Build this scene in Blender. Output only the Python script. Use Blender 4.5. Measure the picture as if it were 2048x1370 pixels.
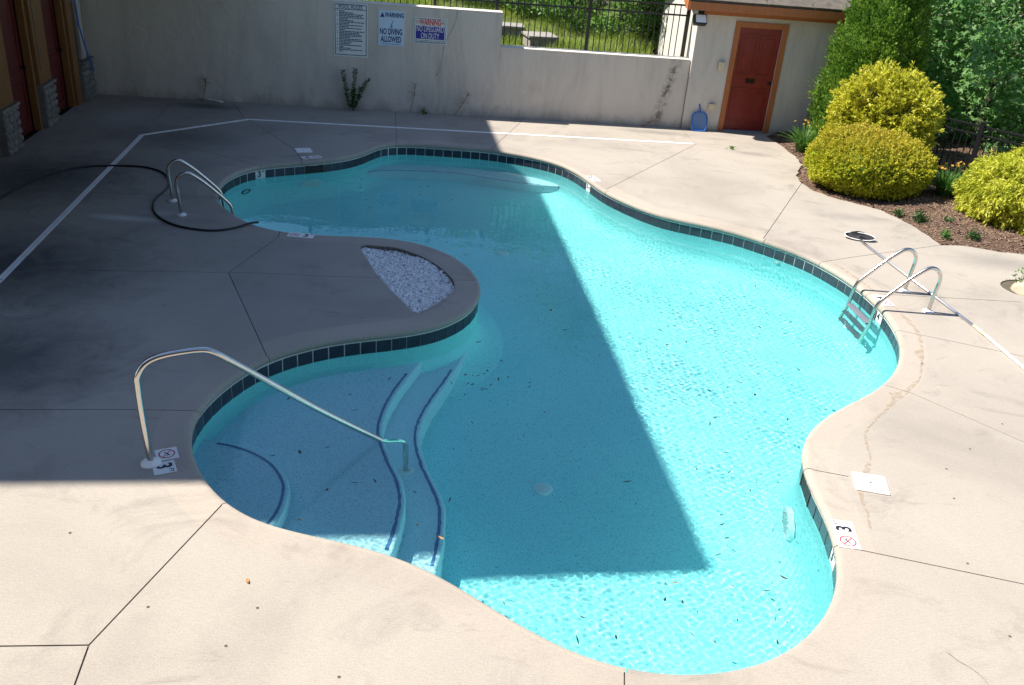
import bpy, bmesh, math, random
import numpy as np
from mathutils import Vector, Matrix
from mathutils.geometry import delaunay_2d_cdt

for _o in list(bpy.data.objects):
    bpy.data.objects.remove(_o, do_unlink=True)
SC = bpy.context.scene
COL = SC.collection
rng = np.random.default_rng(7)
random.seed(7)

# ------------------------------------------------------------------ camera
cam_d = bpy.data.cameras.new('camera')
cam_d.sensor_width = 36.0
cam_d.lens = 31.447
cam_d.clip_start = 0.05
cam_d.clip_end = 400.0
cam = bpy.data.objects.new('camera', cam_d)
COL.objects.link(cam)
_M = Matrix(((0.996436, -0.084350, -0.000000, 0), (0.037405, 0.441873, -0.896298, 0), (0.075603, 0.893103, 0.443453, 3.85), (0, 0, 0, 1)))
cam.matrix_world = _M
SC.camera = cam

# ------------------------------------------------------------------ daylight
SUN_DIR = Vector((-0.74, 0.075, 1.0)).normalized()          # towards the sun
SUN_EL = math.asin(SUN_DIR.z)
SUN_AZ = math.atan2(SUN_DIR.x, SUN_DIR.y)
world = bpy.data.worlds.new('World')
SC.world = world
world.use_nodes = True
_nt = world.node_tree
_bg = _nt.nodes['Background']
_sky = _nt.nodes.new('ShaderNodeTexSky')
_sky.sky_type = 'NISHITA'
_sky.sun_disc = False
_sky.sun_elevation = SUN_EL
_sky.sun_rotation = SUN_AZ
_sky.altitude = 200.0
_sky.air_density = 1.0
_sky.dust_density = 0.35
_sky.ozone_density = 1.3
_nt.links.new(_sky.outputs[0], _bg.inputs[0])
_bg.inputs[1].default_value = 0.094
sun_d = bpy.data.lights.new('sun', 'SUN')
sun_d.energy = 4.5
sun_d.angle = math.radians(0.53)
sun_d.color = (1.0, 0.93, 0.82)
sun = bpy.data.objects.new('sun', sun_d)
sun.rotation_euler = (-SUN_DIR).to_track_quat('-Z', 'Y').to_euler()
sun.location = (-20, 5, 30)
COL.objects.link(sun)
sun_d.cycles.is_caustics_light = True

SC.view_settings.view_transform = 'Standard'
SC.view_settings.look = 'None'
SC.view_settings.gamma = 1.0
SC.view_settings.use_curve_mapping = False
SC.view_settings.exposure = 1.08
SC.render.engine = 'CYCLES'
SC.cycles.use_denoising = True
try:
    SC.cycles.denoiser = 'OPENIMAGEDENOISE'
except Exception:
    pass
SC.cycles.max_bounces = 20
SC.cycles.diffuse_bounces = 10
SC.cycles.glossy_bounces = 6
SC.cycles.transmission_bounces = 14
SC.cycles.transparent_max_bounces = 12
SC.cycles.caustics_refractive = True
SC.cycles.caustics_reflective = False
SC.cycles.sample_clamp_indirect = 6.0
OUTLINE = [(-2.164,7.072),(-2.261,6.897),(-2.334,6.711),(-2.388,6.519),(-2.426,6.323),(-2.443,6.123),(-2.431,5.924),(-2.385,5.729),(-2.311,5.544),(-2.215,5.369),(-2.099,5.206),(-1.966,5.057),(-1.815,4.926),(-1.645,4.822),(-1.458,4.751),(-1.264,4.704),(-1.067,4.666),(-0.872,4.623),(-0.68,4.567),(-0.495,4.491),(-0.32,4.396),(-0.153,4.286),(0.01,4.17),(0.174,4.055),(0.343,3.948),(0.521,3.858),(0.71,3.793),(0.907,3.759),(1.106,3.759),(1.304,3.79),(1.495,3.85),(1.673,3.939),(1.835,4.056),(1.977,4.196),(2.101,4.353),(2.203,4.525),(2.282,4.709),(2.335,4.901),(2.368,5.098),(2.385,5.297),(2.388,5.497),(2.383,5.697),(2.383,5.897),(2.404,6.096),(2.453,6.29),(2.528,6.474),(2.629,6.647),(2.751,6.805),(2.888,6.951),(3.034,7.088),(3.183,7.221),(3.33,7.356),(3.471,7.499),(3.6,7.651),(3.716,7.814),(3.819,7.985),(3.909,8.164),(3.985,8.349),(4.047,8.539),(4.095,8.733),(4.128,8.93),(4.149,9.129),(4.16,9.328),(4.158,9.528),(4.143,9.727),(4.116,9.926),(4.079,10.122),(4.028,10.315),(3.964,10.505),(3.888,10.69),(3.803,10.87),(3.7,11.042),(3.579,11.201),(3.443,11.347),(3.299,11.486),(3.15,11.62),(2.995,11.746),(2.83,11.858),(2.656,11.956),(2.474,12.039),(2.288,12.114),(2.107,12.198),(1.937,12.303),(1.785,12.432),(1.65,12.58),(1.526,12.737),(1.408,12.898),(1.296,13.063),(1.194,13.236),(1.11,13.417),(1.037,13.603),(0.967,13.79),(0.893,13.976),(0.811,14.158),(0.716,14.334),(0.603,14.499),(0.468,14.646),(0.311,14.77),(0.139,14.871),(-0.043,14.954),(-0.231,15.023),(-0.423,15.079),(-0.619,15.119),(-0.817,15.14),(-1.017,15.145),(-1.217,15.138),(-1.416,15.125),(-1.616,15.111),(-1.815,15.095),(-2.013,15.068),(-2.205,15.014),(-2.371,14.904),(-2.482,14.739),(-2.554,14.552),(-2.617,14.363),(-2.692,14.177),(-2.789,14.003),(-2.911,13.844),(-3.052,13.703),(-3.206,13.575),(-3.368,13.459),(-3.534,13.347),(-3.7,13.235),(-3.858,13.113),(-3.998,12.971),(-4.105,12.803),(-4.176,12.616),(-4.217,12.42),(-4.231,12.221),(-4.22,12.021),(-4.189,11.824),(-4.143,11.629),(-4.081,11.439),(-4.0,11.257),(-3.897,11.085),(-3.778,10.924),(-3.648,10.773),(-3.505,10.633),(-3.35,10.507),(-3.178,10.405),(-2.99,10.338),(-2.793,10.309),(-2.593,10.307),(-2.393,10.32),(-2.195,10.344),(-1.997,10.371),(-1.798,10.393),(-1.598,10.395),(-1.401,10.364),(-1.213,10.297),(-1.039,10.199),(-0.882,10.075),(-0.745,9.93),(-0.628,9.768),(-0.532,9.592),(-0.46,9.406),(-0.411,9.212),(-0.387,9.014),(-0.391,8.814),(-0.426,8.618),(-0.493,8.429),(-0.589,8.254),(-0.712,8.097),(-0.86,7.963),(-1.028,7.855),(-1.206,7.764),(-1.388,7.681),(-1.568,7.593),(-1.739,7.491),(-1.897,7.368),(-2.04,7.229)]
STEP_LOW = [(-0.598,8.086),(-0.67,7.758),(-0.756,7.385),(-0.811,6.979),(-0.783,6.707),(-0.693,6.404),(-0.566,6.101),(-0.476,5.863),(-0.445,5.586),(-0.444,5.323),(-0.454,5.166)]
STEP_MID = [(-1.005,7.697),(-1.082,7.352),(-1.122,7.001),(-1.114,6.683),(-1.055,6.453),(-0.946,6.187),(-0.836,5.938),(-0.776,5.722),(-0.763,5.511),(-0.768,5.265),(-0.779,5.116)]
STEP_TOP = [(-2.334,6.097),(-2.185,6.07),(-2.01,6.001),(-1.837,5.879),(-1.72,5.728),(-1.653,5.589),(-1.625,5.402),(-1.63,5.242),(-1.657,5.139)]
BENCH = [(-2.61,14.425),(-2.434,14.562),(-1.952,14.71),(-1.452,14.778),(-0.94,14.752),(-0.527,14.64),(-0.053,14.547),(0.248,14.554),(0.432,14.294)]
JOINTS = [[(-5.661,8.436),(-5.377,8.487),(-3.123,8.901),(-2.797,8.96),(-2.155,9.017),(-1.513,9.117)],[(-0.703,9.225),(-0.394,9.279)],[(-3.123,8.901),(-2.911,10.097),(-2.939,10.29)],[(-3.123,8.901),(-2.187,7.079)],[(-4.14,5.826),(-3.922,5.854),(-3.049,5.999),(-2.48,6.077)],[(-1.874,4.946),(-2.182,3.593)],[(-2.182,3.593),(-2.793,3.513)],[(-2.182,3.593),(-2.115,3.238)],[(0.792,3.759),(0.774,3.526)],[(-7.095,10.898),(-6.574,11.006),(-4.067,11.393)],[(-6.213,14.15),(-5.554,13.815),(-3.989,13.004)],[(-4.982,15.767),(-3.741,14.082),(-3.41,13.362)],[(-6.213,14.15),(-6.703,16.868)],[(-5.049,15.781),(-5.589,16.867)],[(-2.664,17.602),(-2.221,14.94)],[(-0.099,17.833),(-0.649,15.066)],[(3.131,16.798),(1.162,13.163)],[(3.131,16.798),(3.696,16.537),(4.444,16.279),(4.859,15.859)],[(3.131,16.798),(2.973,18.104)],[(4.617,14.769),(3.23,11.498)],[(3.814,10.818),(4.299,11.111),(5.894,11.996)],[(4.288,9.898),(4.949,9.949),(6.023,10.027)],[(4.139,8.877),(5.109,8.544),(5.5,8.399)],[(3.536,7.565),(3.77,7.422),(4.468,6.694),(4.589,6.572)],[(2.363,5.994),(2.718,5.922)],[(2.378,5.034),(2.54,5.007),(3.557,4.793),(3.719,4.759)]]
DRAIN = [(-5.157,7.571),(-5.228,8.218),(-6.213,14.15),(-4.982,15.767),(3.082,16.781)]
HOSE = [(-6.488,9.865),(-6.533,10.587),(-6.549,11.226),(-6.467,11.734),(-6.297,12.096),(-6.025,12.289),(-5.705,12.391),(-5.434,12.396),(-5.181,12.263),(-4.988,12.039),(-4.844,11.735),(-4.793,11.443),(-4.781,11.108),(-4.678,10.752),(-4.535,10.486),(-4.345,10.284),(-4.138,10.15),(-3.883,10.086),(-3.661,10.107),(-3.476,10.247),(-3.354,10.411),(-3.261,10.493)]
GRAVEL = [(-1.899,10.033),(-1.668,10.078),(-1.499,10.078),(-1.316,9.982),(-1.132,9.85),(-0.974,9.678),(-0.828,9.455),(-0.73,9.266),(-0.69,9.121),(-0.679,8.941),(-0.74,8.736),(-0.84,8.514),(-0.96,8.312),(-1.03,8.297),(-1.287,8.713),(-1.537,9.154),(-1.712,9.543)]
MULCH = [(4.695,17.997),(4.795,17.496),(4.888,16.828),(4.928,16.314),(4.869,15.862),(4.588,15.126),(4.547,14.66),(4.626,14.263),(4.792,14.01),(5.016,13.781),(5.25,13.611),(5.476,13.436),(5.618,13.039),(5.753,12.662),(5.809,12.118),(5.815,11.936),(5.938,11.966),(6.187,12.027),(6.364,11.949),(6.593,11.886),(6.929,11.849),(7.549,11.689)]
CRACK = [(4.003,10.832),(4.065,10.716),(4.157,10.403),(4.229,10.102),(4.328,9.605),(4.348,9.298),(4.388,9.141),(4.353,8.787),(4.226,8.38),(4.098,8.054),(4.11,8.093),(3.95,7.735),(3.706,7.41),(3.504,7.181),(3.344,6.992),(3.184,6.787),(3.073,6.619),(3.03,6.467),(2.998,6.264),(2.899,6.004),(2.738,5.653),(2.714,5.429),(2.658,5.214),(2.592,5.028),(2.555,4.819),(2.519,4.674),(2.421,4.445),(2.335,4.247)]
MARKERS = [(-3.365,13.684),(1.058,13.824),(-2.663,10.214),(4.257,9.699),(-2.441,5.363),(2.471,5.172)]
LID_FAR = [(-3.761,14.115),(-3.505,14.228),(-3.392,13.951),(-3.634,13.811)]
LID_NEAR = [(2.748,6.009),(3.007,5.967),(2.976,5.676),(2.73,5.718)]
RAIL_R = [(4.632,10.055),(4.693,9.471)]
RAIL_L = [(-4.551,11.079),(-4.256,10.578)]
HBASE = [(-2.527,5.311)]
HWATER = [(-1.01,6.175)]
HFOOT = [(-0.839,6.35,-0.875)]
HRAIL = [(-0.001,0.056),(-0.022,0.643),(-0.012,0.732),(0.051,0.824),(0.178,0.862),(0.43,0.851),(0.529,0.802),(0.839,0.543),(1.246,0.197),(1.746,-0.195)]
NET = [(4.665,11.884),(4.439,11.904),(4.873,11.81)]
POLE = [(4.66,11.668),(5.07,9.137),(5.096,8.884),(5.158,8.154),(5.254,7.181)]
DRAINS = [(0.375,6.472),(-0.236,11.702)]
FITTINGS = {'light_far': (-3.335,13.482,-0.732),'ring': (-4.136,12.734,-0.649),'light_near': (2.388,5.975,-0.853),'ret': (3.442,11.349,-0.344)}
PLANTER = [(6.384,10.474)]
LEAVES = [(-0.087,7.75),(-0.21,7.52),(-0.239,7.455),(-0.344,7.396),(-0.384,7.028),(-0.378,7.234),(-0.42,6.931),(-0.293,7.405),(2.246,7.722),(2.358,7.793),(2.554,7.069),(1.851,6.132),(1.975,5.894),(1.882,7.003),(1.817,6.881),(1.45,4.608),(1.145,4.562),(1.26,4.552),(1.346,4.47),(0.797,4.188),(1.418,4.216),(1.284,4.265),(0.09,4.403),(0.144,4.427),(0.556,4.139),(0.593,4.337),(1.599,4.432),(1.875,4.65),(1.849,4.462),(1.927,4.448),(1.819,4.262),(1.578,5.07),(1.627,4.755),(2.346,7.493),(2.73,8.233),(3.556,8.673),(3.804,8.78),(2.728,9.073),(0.549,8.58),(0.875,10.051),(-0.317,10.8),(-0.253,12.247),(-1.053,12.737),(-1.549,12.846),(-2.009,12.468),(-2.467,12.965),(0.32,12.175),(2.154,10.096),(2.402,9.769),(1.717,9.48),(1.621,8.426)]
LEAVES2 = [(-1.795,5.82),(-1.393,6.855),(-1.685,6.588),(-1.282,5.441),(-1.403,6.002),(-1.099,5.558),(-0.632,5.503),(-0.562,5.121),(-1.39,5.066),(-0.362,5.447)]
ANCHOR_W = [(-1.984,3.913),(-1.449,3.669),(-2.722,4.497),(-0.783,3.518),(3.251,4.961),(3.227,4.277),(4.413,6.982),(3.582,6.154),(3.475,5.74),(3.919,6.5),(-1.363,3.979)]
TANLEAVES = [(-1.487,4.193),(1.234,4.737),(-0.381,4.999)]
WEEDS = [(5.648,13.19),(5.884,12.946),(6.271,12.886),(5.995,12.247),(6.412,12.309)]

# ------------------------------------------------------------------ helpers
ZW = -0.195            # water level, deck surface is z = 0
U = Vector((0.99255, 0.12183, 0.0))        # along the long wall
V = Vector((-0.12183, 0.99255, 0.0))       # away from the camera
UP = Vector((0, 0, 1))

def tag(o, label=None, cat=None, group=None, kind=None):
    if label: o['label'] = label
    if cat: o['category'] = cat
    if group: o['group'] = group
    if kind: o['kind'] = kind
    return o

def thing(name, label, cat, loc=(0, 0, 0), group=None, kind=None):
    o = bpy.data.objects.new(name, None)
    o.empty_display_size = 0.2
    COL.objects.link(o)
    o.location = loc
    return tag(o, label, cat, group, kind)

def wloc(o):
    p = Vector((0, 0, 0))
    while o is not None:
        p += Vector(o.location)
        o = o.parent
    return p

class MB:
    def __init__(s):
        s.v = []; s.f = []
    def add(s, v, f):
        n = len(s.v)
        s.v += [tuple(p) for p in v]
        s.f += [tuple(i + n for i in q) for q in f]
        return s
    def frame(s, o, a, b, c, bev=0.0):
        """box from corner o with edge vectors a, b, c"""
        o, a, b, c = Vector(o), Vector(a), Vector(b), Vector(c)
        if a.cross(b).dot(c) < 0: a, b = b, a
        v = [o, o + a, o + a + b, o + b, o + c, o + a + c, o + a + b + c, o + b + c]
        f = [(0, 3, 2, 1), (4, 5, 6, 7), (0, 1, 5, 4), (1, 2, 6, 5), (2, 3, 7, 6), (3, 0, 4, 7)]
        if bev > 0:
            bm = bmesh.new()
            bv = [bm.verts.new(p) for p in v]
            for q in f: bm.faces.new([bv[i] for i in q])
            bmesh.ops.bevel(bm, geom=list(bm.edges), offset=bev, segments=2, affect='EDGES', profile=0.6)
            bm.verts.index_update()
            v = [p.co.copy() for p in bm.verts]
            f = [tuple(x.index for x in q.verts) for q in bm.faces]
            bm.free()
        return s.add(v, f)
    def box(s, x0, x1, y0, y1, z0, z1, bev=0.0):
        return s.frame((x0, y0, z0), (x1 - x0, 0, 0), (0, y1 - y0, 0), (0, 0, z1 - z0), bev)
    def tube(s, pts, r, n=10, caps=True):
        pts = [Vector(p) for p in pts]
        rr = r if isinstance(r, (list, tuple)) else [r] * len(pts)
        T = []
        for i in range(len(pts)):
            a = pts[max(i - 1, 0)]; b = pts[min(i + 1, len(pts) - 1)]
            T.append((b - a).normalized())
        ref = Vector((0, 0, 1)) if abs(T[0].z) < 0.9 else Vector((1, 0, 0))
        nx = T[0].cross(ref).normalized()
        V_, F_ = [], []
        for i, p in enumerate(pts):
            nx = (nx - T[i] * nx.dot(T[i])).normalized()
            ny = T[i].cross(nx)
            for k in range(n):
                a = 2 * math.pi * k / n
                V_.append(p + (nx * math.cos(a) + ny * math.sin(a)) * rr[i])
        for i in range(len(pts) - 1):
            for k in range(n):
                a = i * n + k; b = i * n + (k + 1) % n
                F_.append((a, b, b + n, a + n))
        if caps:
            F_.append(tuple(range(n - 1, -1, -1)))
            F_.append(tuple(range((len(pts) - 1) * n, len(pts) * n)))
        return s.add(V_, F_)
    def lathe(s, prof, c, n=24, ax=None, closed=False):
        """prof = [(r, h)], revolved about axis ax at c"""
        c = Vector(c); ax = Vector(ax or (0, 0, 1)).normalized()
        ref = Vector((1, 0, 0)) if abs(ax.x) < 0.9 else Vector((0, 1, 0))
        e1 = ax.cross(ref).normalized(); e2 = ax.cross(e1)
        V_, F_ = [], []
        for r, h in prof:
            for k in range(n):
                a = 2 * math.pi * k / n
                V_.append(c + ax * h + (e1 * math.cos(a) + e2 * math.sin(a)) * r)
        m = len(prof)
        for i in range(m - 1 + (1 if closed else 0)):
            j = (i + 1) % m
            for k in range(n):
                F_.append((i * n + k, i * n + (k + 1) % n, j * n + (k + 1) % n, j * n + k))
        if not closed:
            F_.append(tuple(range(n - 1, -1, -1)))
            F_.append(tuple(range((m - 1) * n, m * n)))
        return s.add(V_, F_)
    def prism(s, poly, z0, z1):
        n = len(poly)
        v = [(p[0], p[1], z0) for p in poly] + [(p[0], p[1], z1) for p in poly]
        a = sum(poly[i][0] * poly[(i + 1) % n][1] - poly[(i + 1) % n][0] * poly[i][1] for i in range(n))
        if a < 0:
            v = [(p[0], p[1], z0) for p in poly[::-1]] + [(p[0], p[1], z1) for p in poly[::-1]]
        f = [tuple(range(n - 1, -1, -1)), tuple(range(n, 2 * n))]
        f += [(i, (i + 1) % n, (i + 1) % n + n, i + n) for i in range(n)]
        return s.add(v, f)
    def build(s, name, mat, parent=None, smooth=False, auto=None):
        me = bpy.data.meshes.new(name)
        off = wloc(parent) if parent else Vector((0, 0, 0))
        me.from_pydata([(p[0] - off.x, p[1] - off.y, p[2] - off.z) for p in s.v], [], s.f)
        return link(name, me, mat, parent, smooth, auto)

def link(name, me, mat, parent=None, smooth=False, auto=None):
    if mat is not None:
        me.materials.append(mat)
    if smooth or auto:
        me.polygons.foreach_set('use_smooth', [True] * len(me.polygons))
    if auto:
        me.set_sharp_from_angle(angle=math.radians(auto))
    me.update()
    o = bpy.data.objects.new(name, me)
    COL.objects.link(o)
    if parent: o.parent = parent
    return o

def np_mesh(name, V_, F_, mat, parent=None, smooth=False, loc=None):
    """V_ (n,3), F_ (m,k) with k corners per face"""
    me = bpy.data.meshes.new(name)
    V_ = np.asarray(V_, dtype=np.float32); F_ = np.asarray(F_, dtype=np.int32)
    off = wloc(parent) if parent else Vector((0, 0, 0))
    V_ = V_ - np.array(off, dtype=np.float32)
    m, k = F_.shape
    me.vertices.add(len(V_)); me.vertices.foreach_set('co', V_.ravel())
    me.loops.add(m * k); me.loops.foreach_set('vertex_index', F_.ravel())
    me.polygons.add(m); me.polygons.foreach_set('loop_start', np.arange(0, m * k, k, dtype=np.int32))
    me.update(calc_edges=True)
    me.validate()
    return link(name, me, mat, parent, smooth)

def copy_part(o, name, parent, mat=None):
    c = o.copy(); c.name = name
    COL.objects.link(c)
    c.parent = parent
    return c

def catmull(P, closed=True, n=8):
    P = np.asarray(P, float); N = len(P); R = []
    for i in range(N if closed else N - 1):
        if closed:
            a, b, d, e = P[(i - 1) % N], P[i], P[(i + 1) % N], P[(i + 2) % N]
        else:
            a, b, d, e = P[max(i - 1, 0)], P[i], P[i + 1], P[min(i + 2, N - 1)]
        for k in range(n):
            t = k / n
            R.append(.5 * ((2 * b) + (d - a) * t + (2 * a - 5 * b + 4 * d - e) * t * t + (3 * b - a - 3 * d + e) * t ** 3))
    if not closed: R.append(P[-1])
    return np.array(R)

def resample(P, step=None, closed=True, n=None):
    P = np.asarray(P, float)
    Q = np.vstack([P, P[:1]]) if closed else P
    L = np.concatenate([[0], np.cumsum(np.linalg.norm(np.diff(Q, axis=0), axis=1))])
    n = n or max(2, int(round(L[-1] / step)))
    s = np.linspace(0, L[-1], n + 1)
    if closed: s = s[:-1]
    return np.stack([np.interp(s, L, Q[:, i]) for i in range(P.shape[1])], 1)

def normals2(P):
    """outward normals of a closed counter-clockwise curve"""
    t = np.roll(P, -1, 0) - np.roll(P, 1, 0)
    t /= np.linalg.norm(t, axis=1)[:, None]
    return np.stack([t[:, 1], -t[:, 0]], 1)

def inside(pts, poly):
    pts = np.atleast_2d(pts); poly = np.asarray(poly)
    x, y = pts[:, 0], pts[:, 1]; r = np.zeros(len(pts), bool)
    x1, y1 = poly[:, 0], poly[:, 1]; x2, y2 = np.roll(x1, 1), np.roll(y1, 1)
    for a, b, c, d in zip(x1, y1, x2, y2):
        if b == d: continue
        r ^= ((b > y) != (d > y)) & (x < (c - a) * (y - b) / (d - b) + a)
    return r

# ------------------------------------------------------------------ materials
def new_mat(name):
    m = bpy.data.materials.new(name); m.use_nodes = True
    nt = m.node_tree
    return m, nt, nt.nodes['Principled BSDF']

def nd(nt, typ, **kw):
    n = nt.nodes.new(typ)
    for k, v in kw.items():
        if k.startswith('i_'):
            key = k[2:]
            n.inputs[int(key) if key.isdigit() else key].default_value = v
        else: setattr(n, k, v)
    return n

def pos(nt, scale=(1, 1, 1)):
    g = nd(nt, 'ShaderNodeNewGeometry')
    mp = nd(nt, 'ShaderNodeMapping')
    mp.inputs['Scale'].default_value = scale
    nt.links.new(g.outputs['Position'], mp.inputs[0])
    return mp.outputs[0]

def noise(nt, vec, scale, detail=4, rough=.55, dist=0.0):
    n = nd(nt, 'ShaderNodeTexNoise')
    n.inputs['Scale'].default_value = scale; n.inputs['Detail'].default_value = detail
    n.inputs['Roughness'].default_value = rough; n.inputs['Distortion'].default_value = dist
    nt.links.new(vec, n.inputs['Vector'])
    return n.outputs['Fac']

def ramp(nt, fac, stops):
    r = nd(nt, 'ShaderNodeValToRGB')
    e = r.color_ramp.elements
    while len(e) < len(stops): e.new(0.5)
    for k, (p, c) in enumerate(stops):
        e[k].position = p
        e[k].color = (*c, 1) if hasattr(c, '__len__') else (c, c, c, 1)
    nt.links.new(fac, r.inputs[0])
    return r.outputs[0]

def mix(nt, a, b, fac, mode='MIX'):
    m = nd(nt, 'ShaderNodeMix', data_type='RGBA', blend_type=mode)
    for sock, v in ((0, fac), (6, a), (7, b)):
        if isinstance(v, bpy.types.NodeSocket): nt.links.new(v, m.inputs[sock])
        elif sock == 0: m.inputs[0].default_value = v
        else: m.inputs[sock].default_value = (*v, 1) if hasattr(v, '__len__') else (v, v, v, 1)
    return m.outputs[2]

def bump(nt, bsdf, h, strength, dist=0.01):
    b = nd(nt, 'ShaderNodeBump')
    b.inputs['Strength'].default_value = strength; b.inputs['Distance'].default_value = dist
    nt.links.new(h, b.inputs['Height']); nt.links.new(b.outputs[0], bsdf.inputs['Normal'])

def simple(name, col, rough=.6, metal=0.0, var=.0, vscale=6.0, bmp=0.0, bscale=80.0, spec=.5, stretch=(1, 1, 1)):
    m, nt, b = new_mat(name)
    b.inputs['Base Color'].default_value = (*col, 1)
    b.inputs['Roughness'].default_value = rough
    b.inputs['Metallic'].default_value = metal
    b.inputs['Specular IOR Level'].default_value = spec
    if var:
        f = noise(nt, pos(nt, stretch), vscale, 5, .6)
        c = ramp(nt, f, [(.25, tuple(x * (1 - var) for x in col)), (.75, tuple(min(1, x * (1 + var)) for x in col))])
        nt.links.new(c, b.inputs['Base Color'])
    if bmp:
        bump(nt, b, noise(nt, pos(nt), bscale, 4, .6), bmp, .004)
    return m

def concrete(name, base, spots=()):
    m, nt, b = new_mat(name)
    p = pos(nt)
    big = noise(nt, p, .55, 6, .62, .6)
    col = ramp(nt, big, [(.25, tuple(x * .80 for x in base)), (.5, base), (.75, tuple(x * 1.10 for x in base))])
    # grey weather stains with hard-ish edges
    st = ramp(nt, noise(nt, p, 1.3, 8, .68, .9), [(.54, 0.0), (.72, 1.0)])
    col = mix(nt, col, tuple(x * .58 for x in base), mixf(nt, st, .6))
    # dark grime streaks
    st2 = ramp(nt, noise(nt, pos(nt, (.6, 1.6, 1)), 1.1, 7, .7, 1.6), [(.60, 0.0), (.70, 1.0)])
    col = mix(nt, col, (.17, .155, .14), mixf(nt, st2, .5))
    # pale mineral bloom
    st3 = ramp(nt, noise(nt, pos(nt, (1.0, 2.3, 1)), .8, 7, .66, 1.2), [(.66, 0.0), (.78, 1.0)])
    col = mix(nt, col, tuple(min(.8, x * 1.35) for x in base), mixf(nt, st3, .5))
    for (sx_, sy_, sr, sc_, sk) in spots:
        vm = nd(nt, 'ShaderNodeVectorMath', operation='SUBTRACT'); vm.inputs[1].default_value = (sx_, sy_, 0)
        nt.links.new(p, vm.inputs[0])
        vs = nd(nt, 'ShaderNodeVectorMath', operation='MULTIPLY'); vs.inputs[1].default_value = (.5 / sr[0], .5 / sr[1], 0)
        nt.links.new(vm.outputs[0], vs.inputs[0])
        ln = nd(nt, 'ShaderNodeVectorMath', operation='LENGTH'); nt.links.new(vs.outputs[0], ln.inputs[0])
        ad = nd(nt, 'ShaderNodeMath', operation='MULTIPLY_ADD'); ad.inputs[1].default_value = .55
        nt.links.new(noise(nt, p, 2.6, 7, .72, 1.0), ad.inputs[0]); nt.links.new(ln.outputs['Value'], ad.inputs[2])
        col = mix(nt, col, sc_, mixf(nt, ramp(nt, ad.outputs[0], [(.34, 1.0), (.80, 0.0)]), sk))
    fine = noise(nt, p, 90, 3, .7)
    col = mix(nt, col, ramp(nt, fine, [(.3, .80), (.7, 1.12)]), .8, 'MULTIPLY')
    spk = ramp(nt, noise(nt, p, 240, 2, .5), [(.28, .55), (.36, 1.0)])
    col = mix(nt, col, spk, .6, 'MULTIPLY')
    oi = nd(nt, 'ShaderNodeObjectInfo')
    col = mix(nt, col, ramp(nt, oi.outputs['Random'], [(0.0, (.90, .905, .92)), (1.0, (1.05, 1.04, 1.02))]), 1.0, 'MULTIPLY')
    # broom marks and exposed sand
    col = mix(nt, col, ramp(nt, noise(nt, pos(nt, (1, 9, 1)), 16, 4, .65, .2), [(.3, .90), (.7, 1.08)]), .8, 'MULTIPLY')
    nt.links.new(col, b.inputs['Base Color'])
    b.inputs['Roughness'].default_value = .82
    b.inputs['Specular IOR Level'].default_value = .3
    bump(nt, b, noise(nt, p, 120, 4, .7), .25, .004)
    return m

def mixf(nt, sock, k):
    m = nd(nt, 'ShaderNodeMath', operation='MULTIPLY'); m.inputs[1].default_value = k
    nt.links.new(sock, m.inputs[0]); return m.outputs[0]

M = {}
DIRT_SHADE = (.078, .08, .083)  # grime tone; the broad left-hand spots also paint in extra shade
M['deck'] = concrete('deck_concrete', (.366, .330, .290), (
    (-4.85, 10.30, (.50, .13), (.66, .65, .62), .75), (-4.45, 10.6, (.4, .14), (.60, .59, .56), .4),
    (-6.6, 11.6, (1.5, 1.5), DIRT_SHADE, .85), (-5.4, 8.6, (1.7, 1.3), DIRT_SHADE, .9), (-6.0, 16.5, (.7, .3), DIRT_SHADE, .8), (-5.6, 14.2, (1.2, .9), DIRT_SHADE, .55), (-4.4, 6.6, (1.4, 1.1), DIRT_SHADE, .85),
    (2.4, 17.5, (1.0, .22), DIRT_SHADE, .42), (4.1, 16.4, (.55, .2), DIRT_SHADE, .32), (4.9, 12.9, (.7, .25), DIRT_SHADE, .28), (6.4, 11.4, (.8, .4), DIRT_SHADE, .32), (-7.0, 15.2, (.5, 1.0), (.50, .50, .50), .4)))
M['coping'] = concrete('coping_concrete', (.40, .35, .30))
M['joint'] = simple('joint_dirt', (.12, .104, .088), .95)
M['grout'] = simple('white_grout', (.72, .72, .70), .8, var=.15, vscale=30)
M['tile'] = simple('navy_glazed_tile', (.030, .038, .054), .3, var=.35, vscale=9, spec=.5)
M['white_tile'] = simple('white_glazed_tile', (.74, .74, .72), .35, var=.05, vscale=20)
M['ink'] = simple('black_ink', (.015, .016, .03), .5)
M['red_ink'] = simple('red_ink', (.42, .02, .05), .5)
M['plastic_white'] = simple('white_plastic', (.84, .84, .83), .45, var=.05, vscale=10)
M['steel'] = simple('stainless_steel', (.62, .60, .56), .22, 1.0, var=.06, vscale=30)

def plaster_mat(name, lo, hi, sk=.7):
    m, nt, b = new_mat(name)
    p = pos(nt)
    big = ramp(nt, noise(nt, p, .9, 4, .6), [(.3, lo), (.7, hi)])
    sp = ramp(nt, noise(nt, p, 105, 3, .8), [(.35, .15), (.45, 1.0)])
    col = mix(nt, big, sp, sk, 'MULTIPLY')
    nt.links.new(col, b.inputs['Base Color'])
    b.inputs['Roughness'].default_value = .8
    return m
M['plaster'] = plaster_mat('aqua_quartz_plaster', (.42, .90, .925), (.50, .945, .965))
M['step_plaster'] = plaster_mat('pale_quartz_plaster', (.70, .84, .94), (.78, .89, .97), .85)
M['step_tile'] = simple('step_edge_tile', (.09, .17, .36), .4, var=.2, vscale=12)

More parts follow.
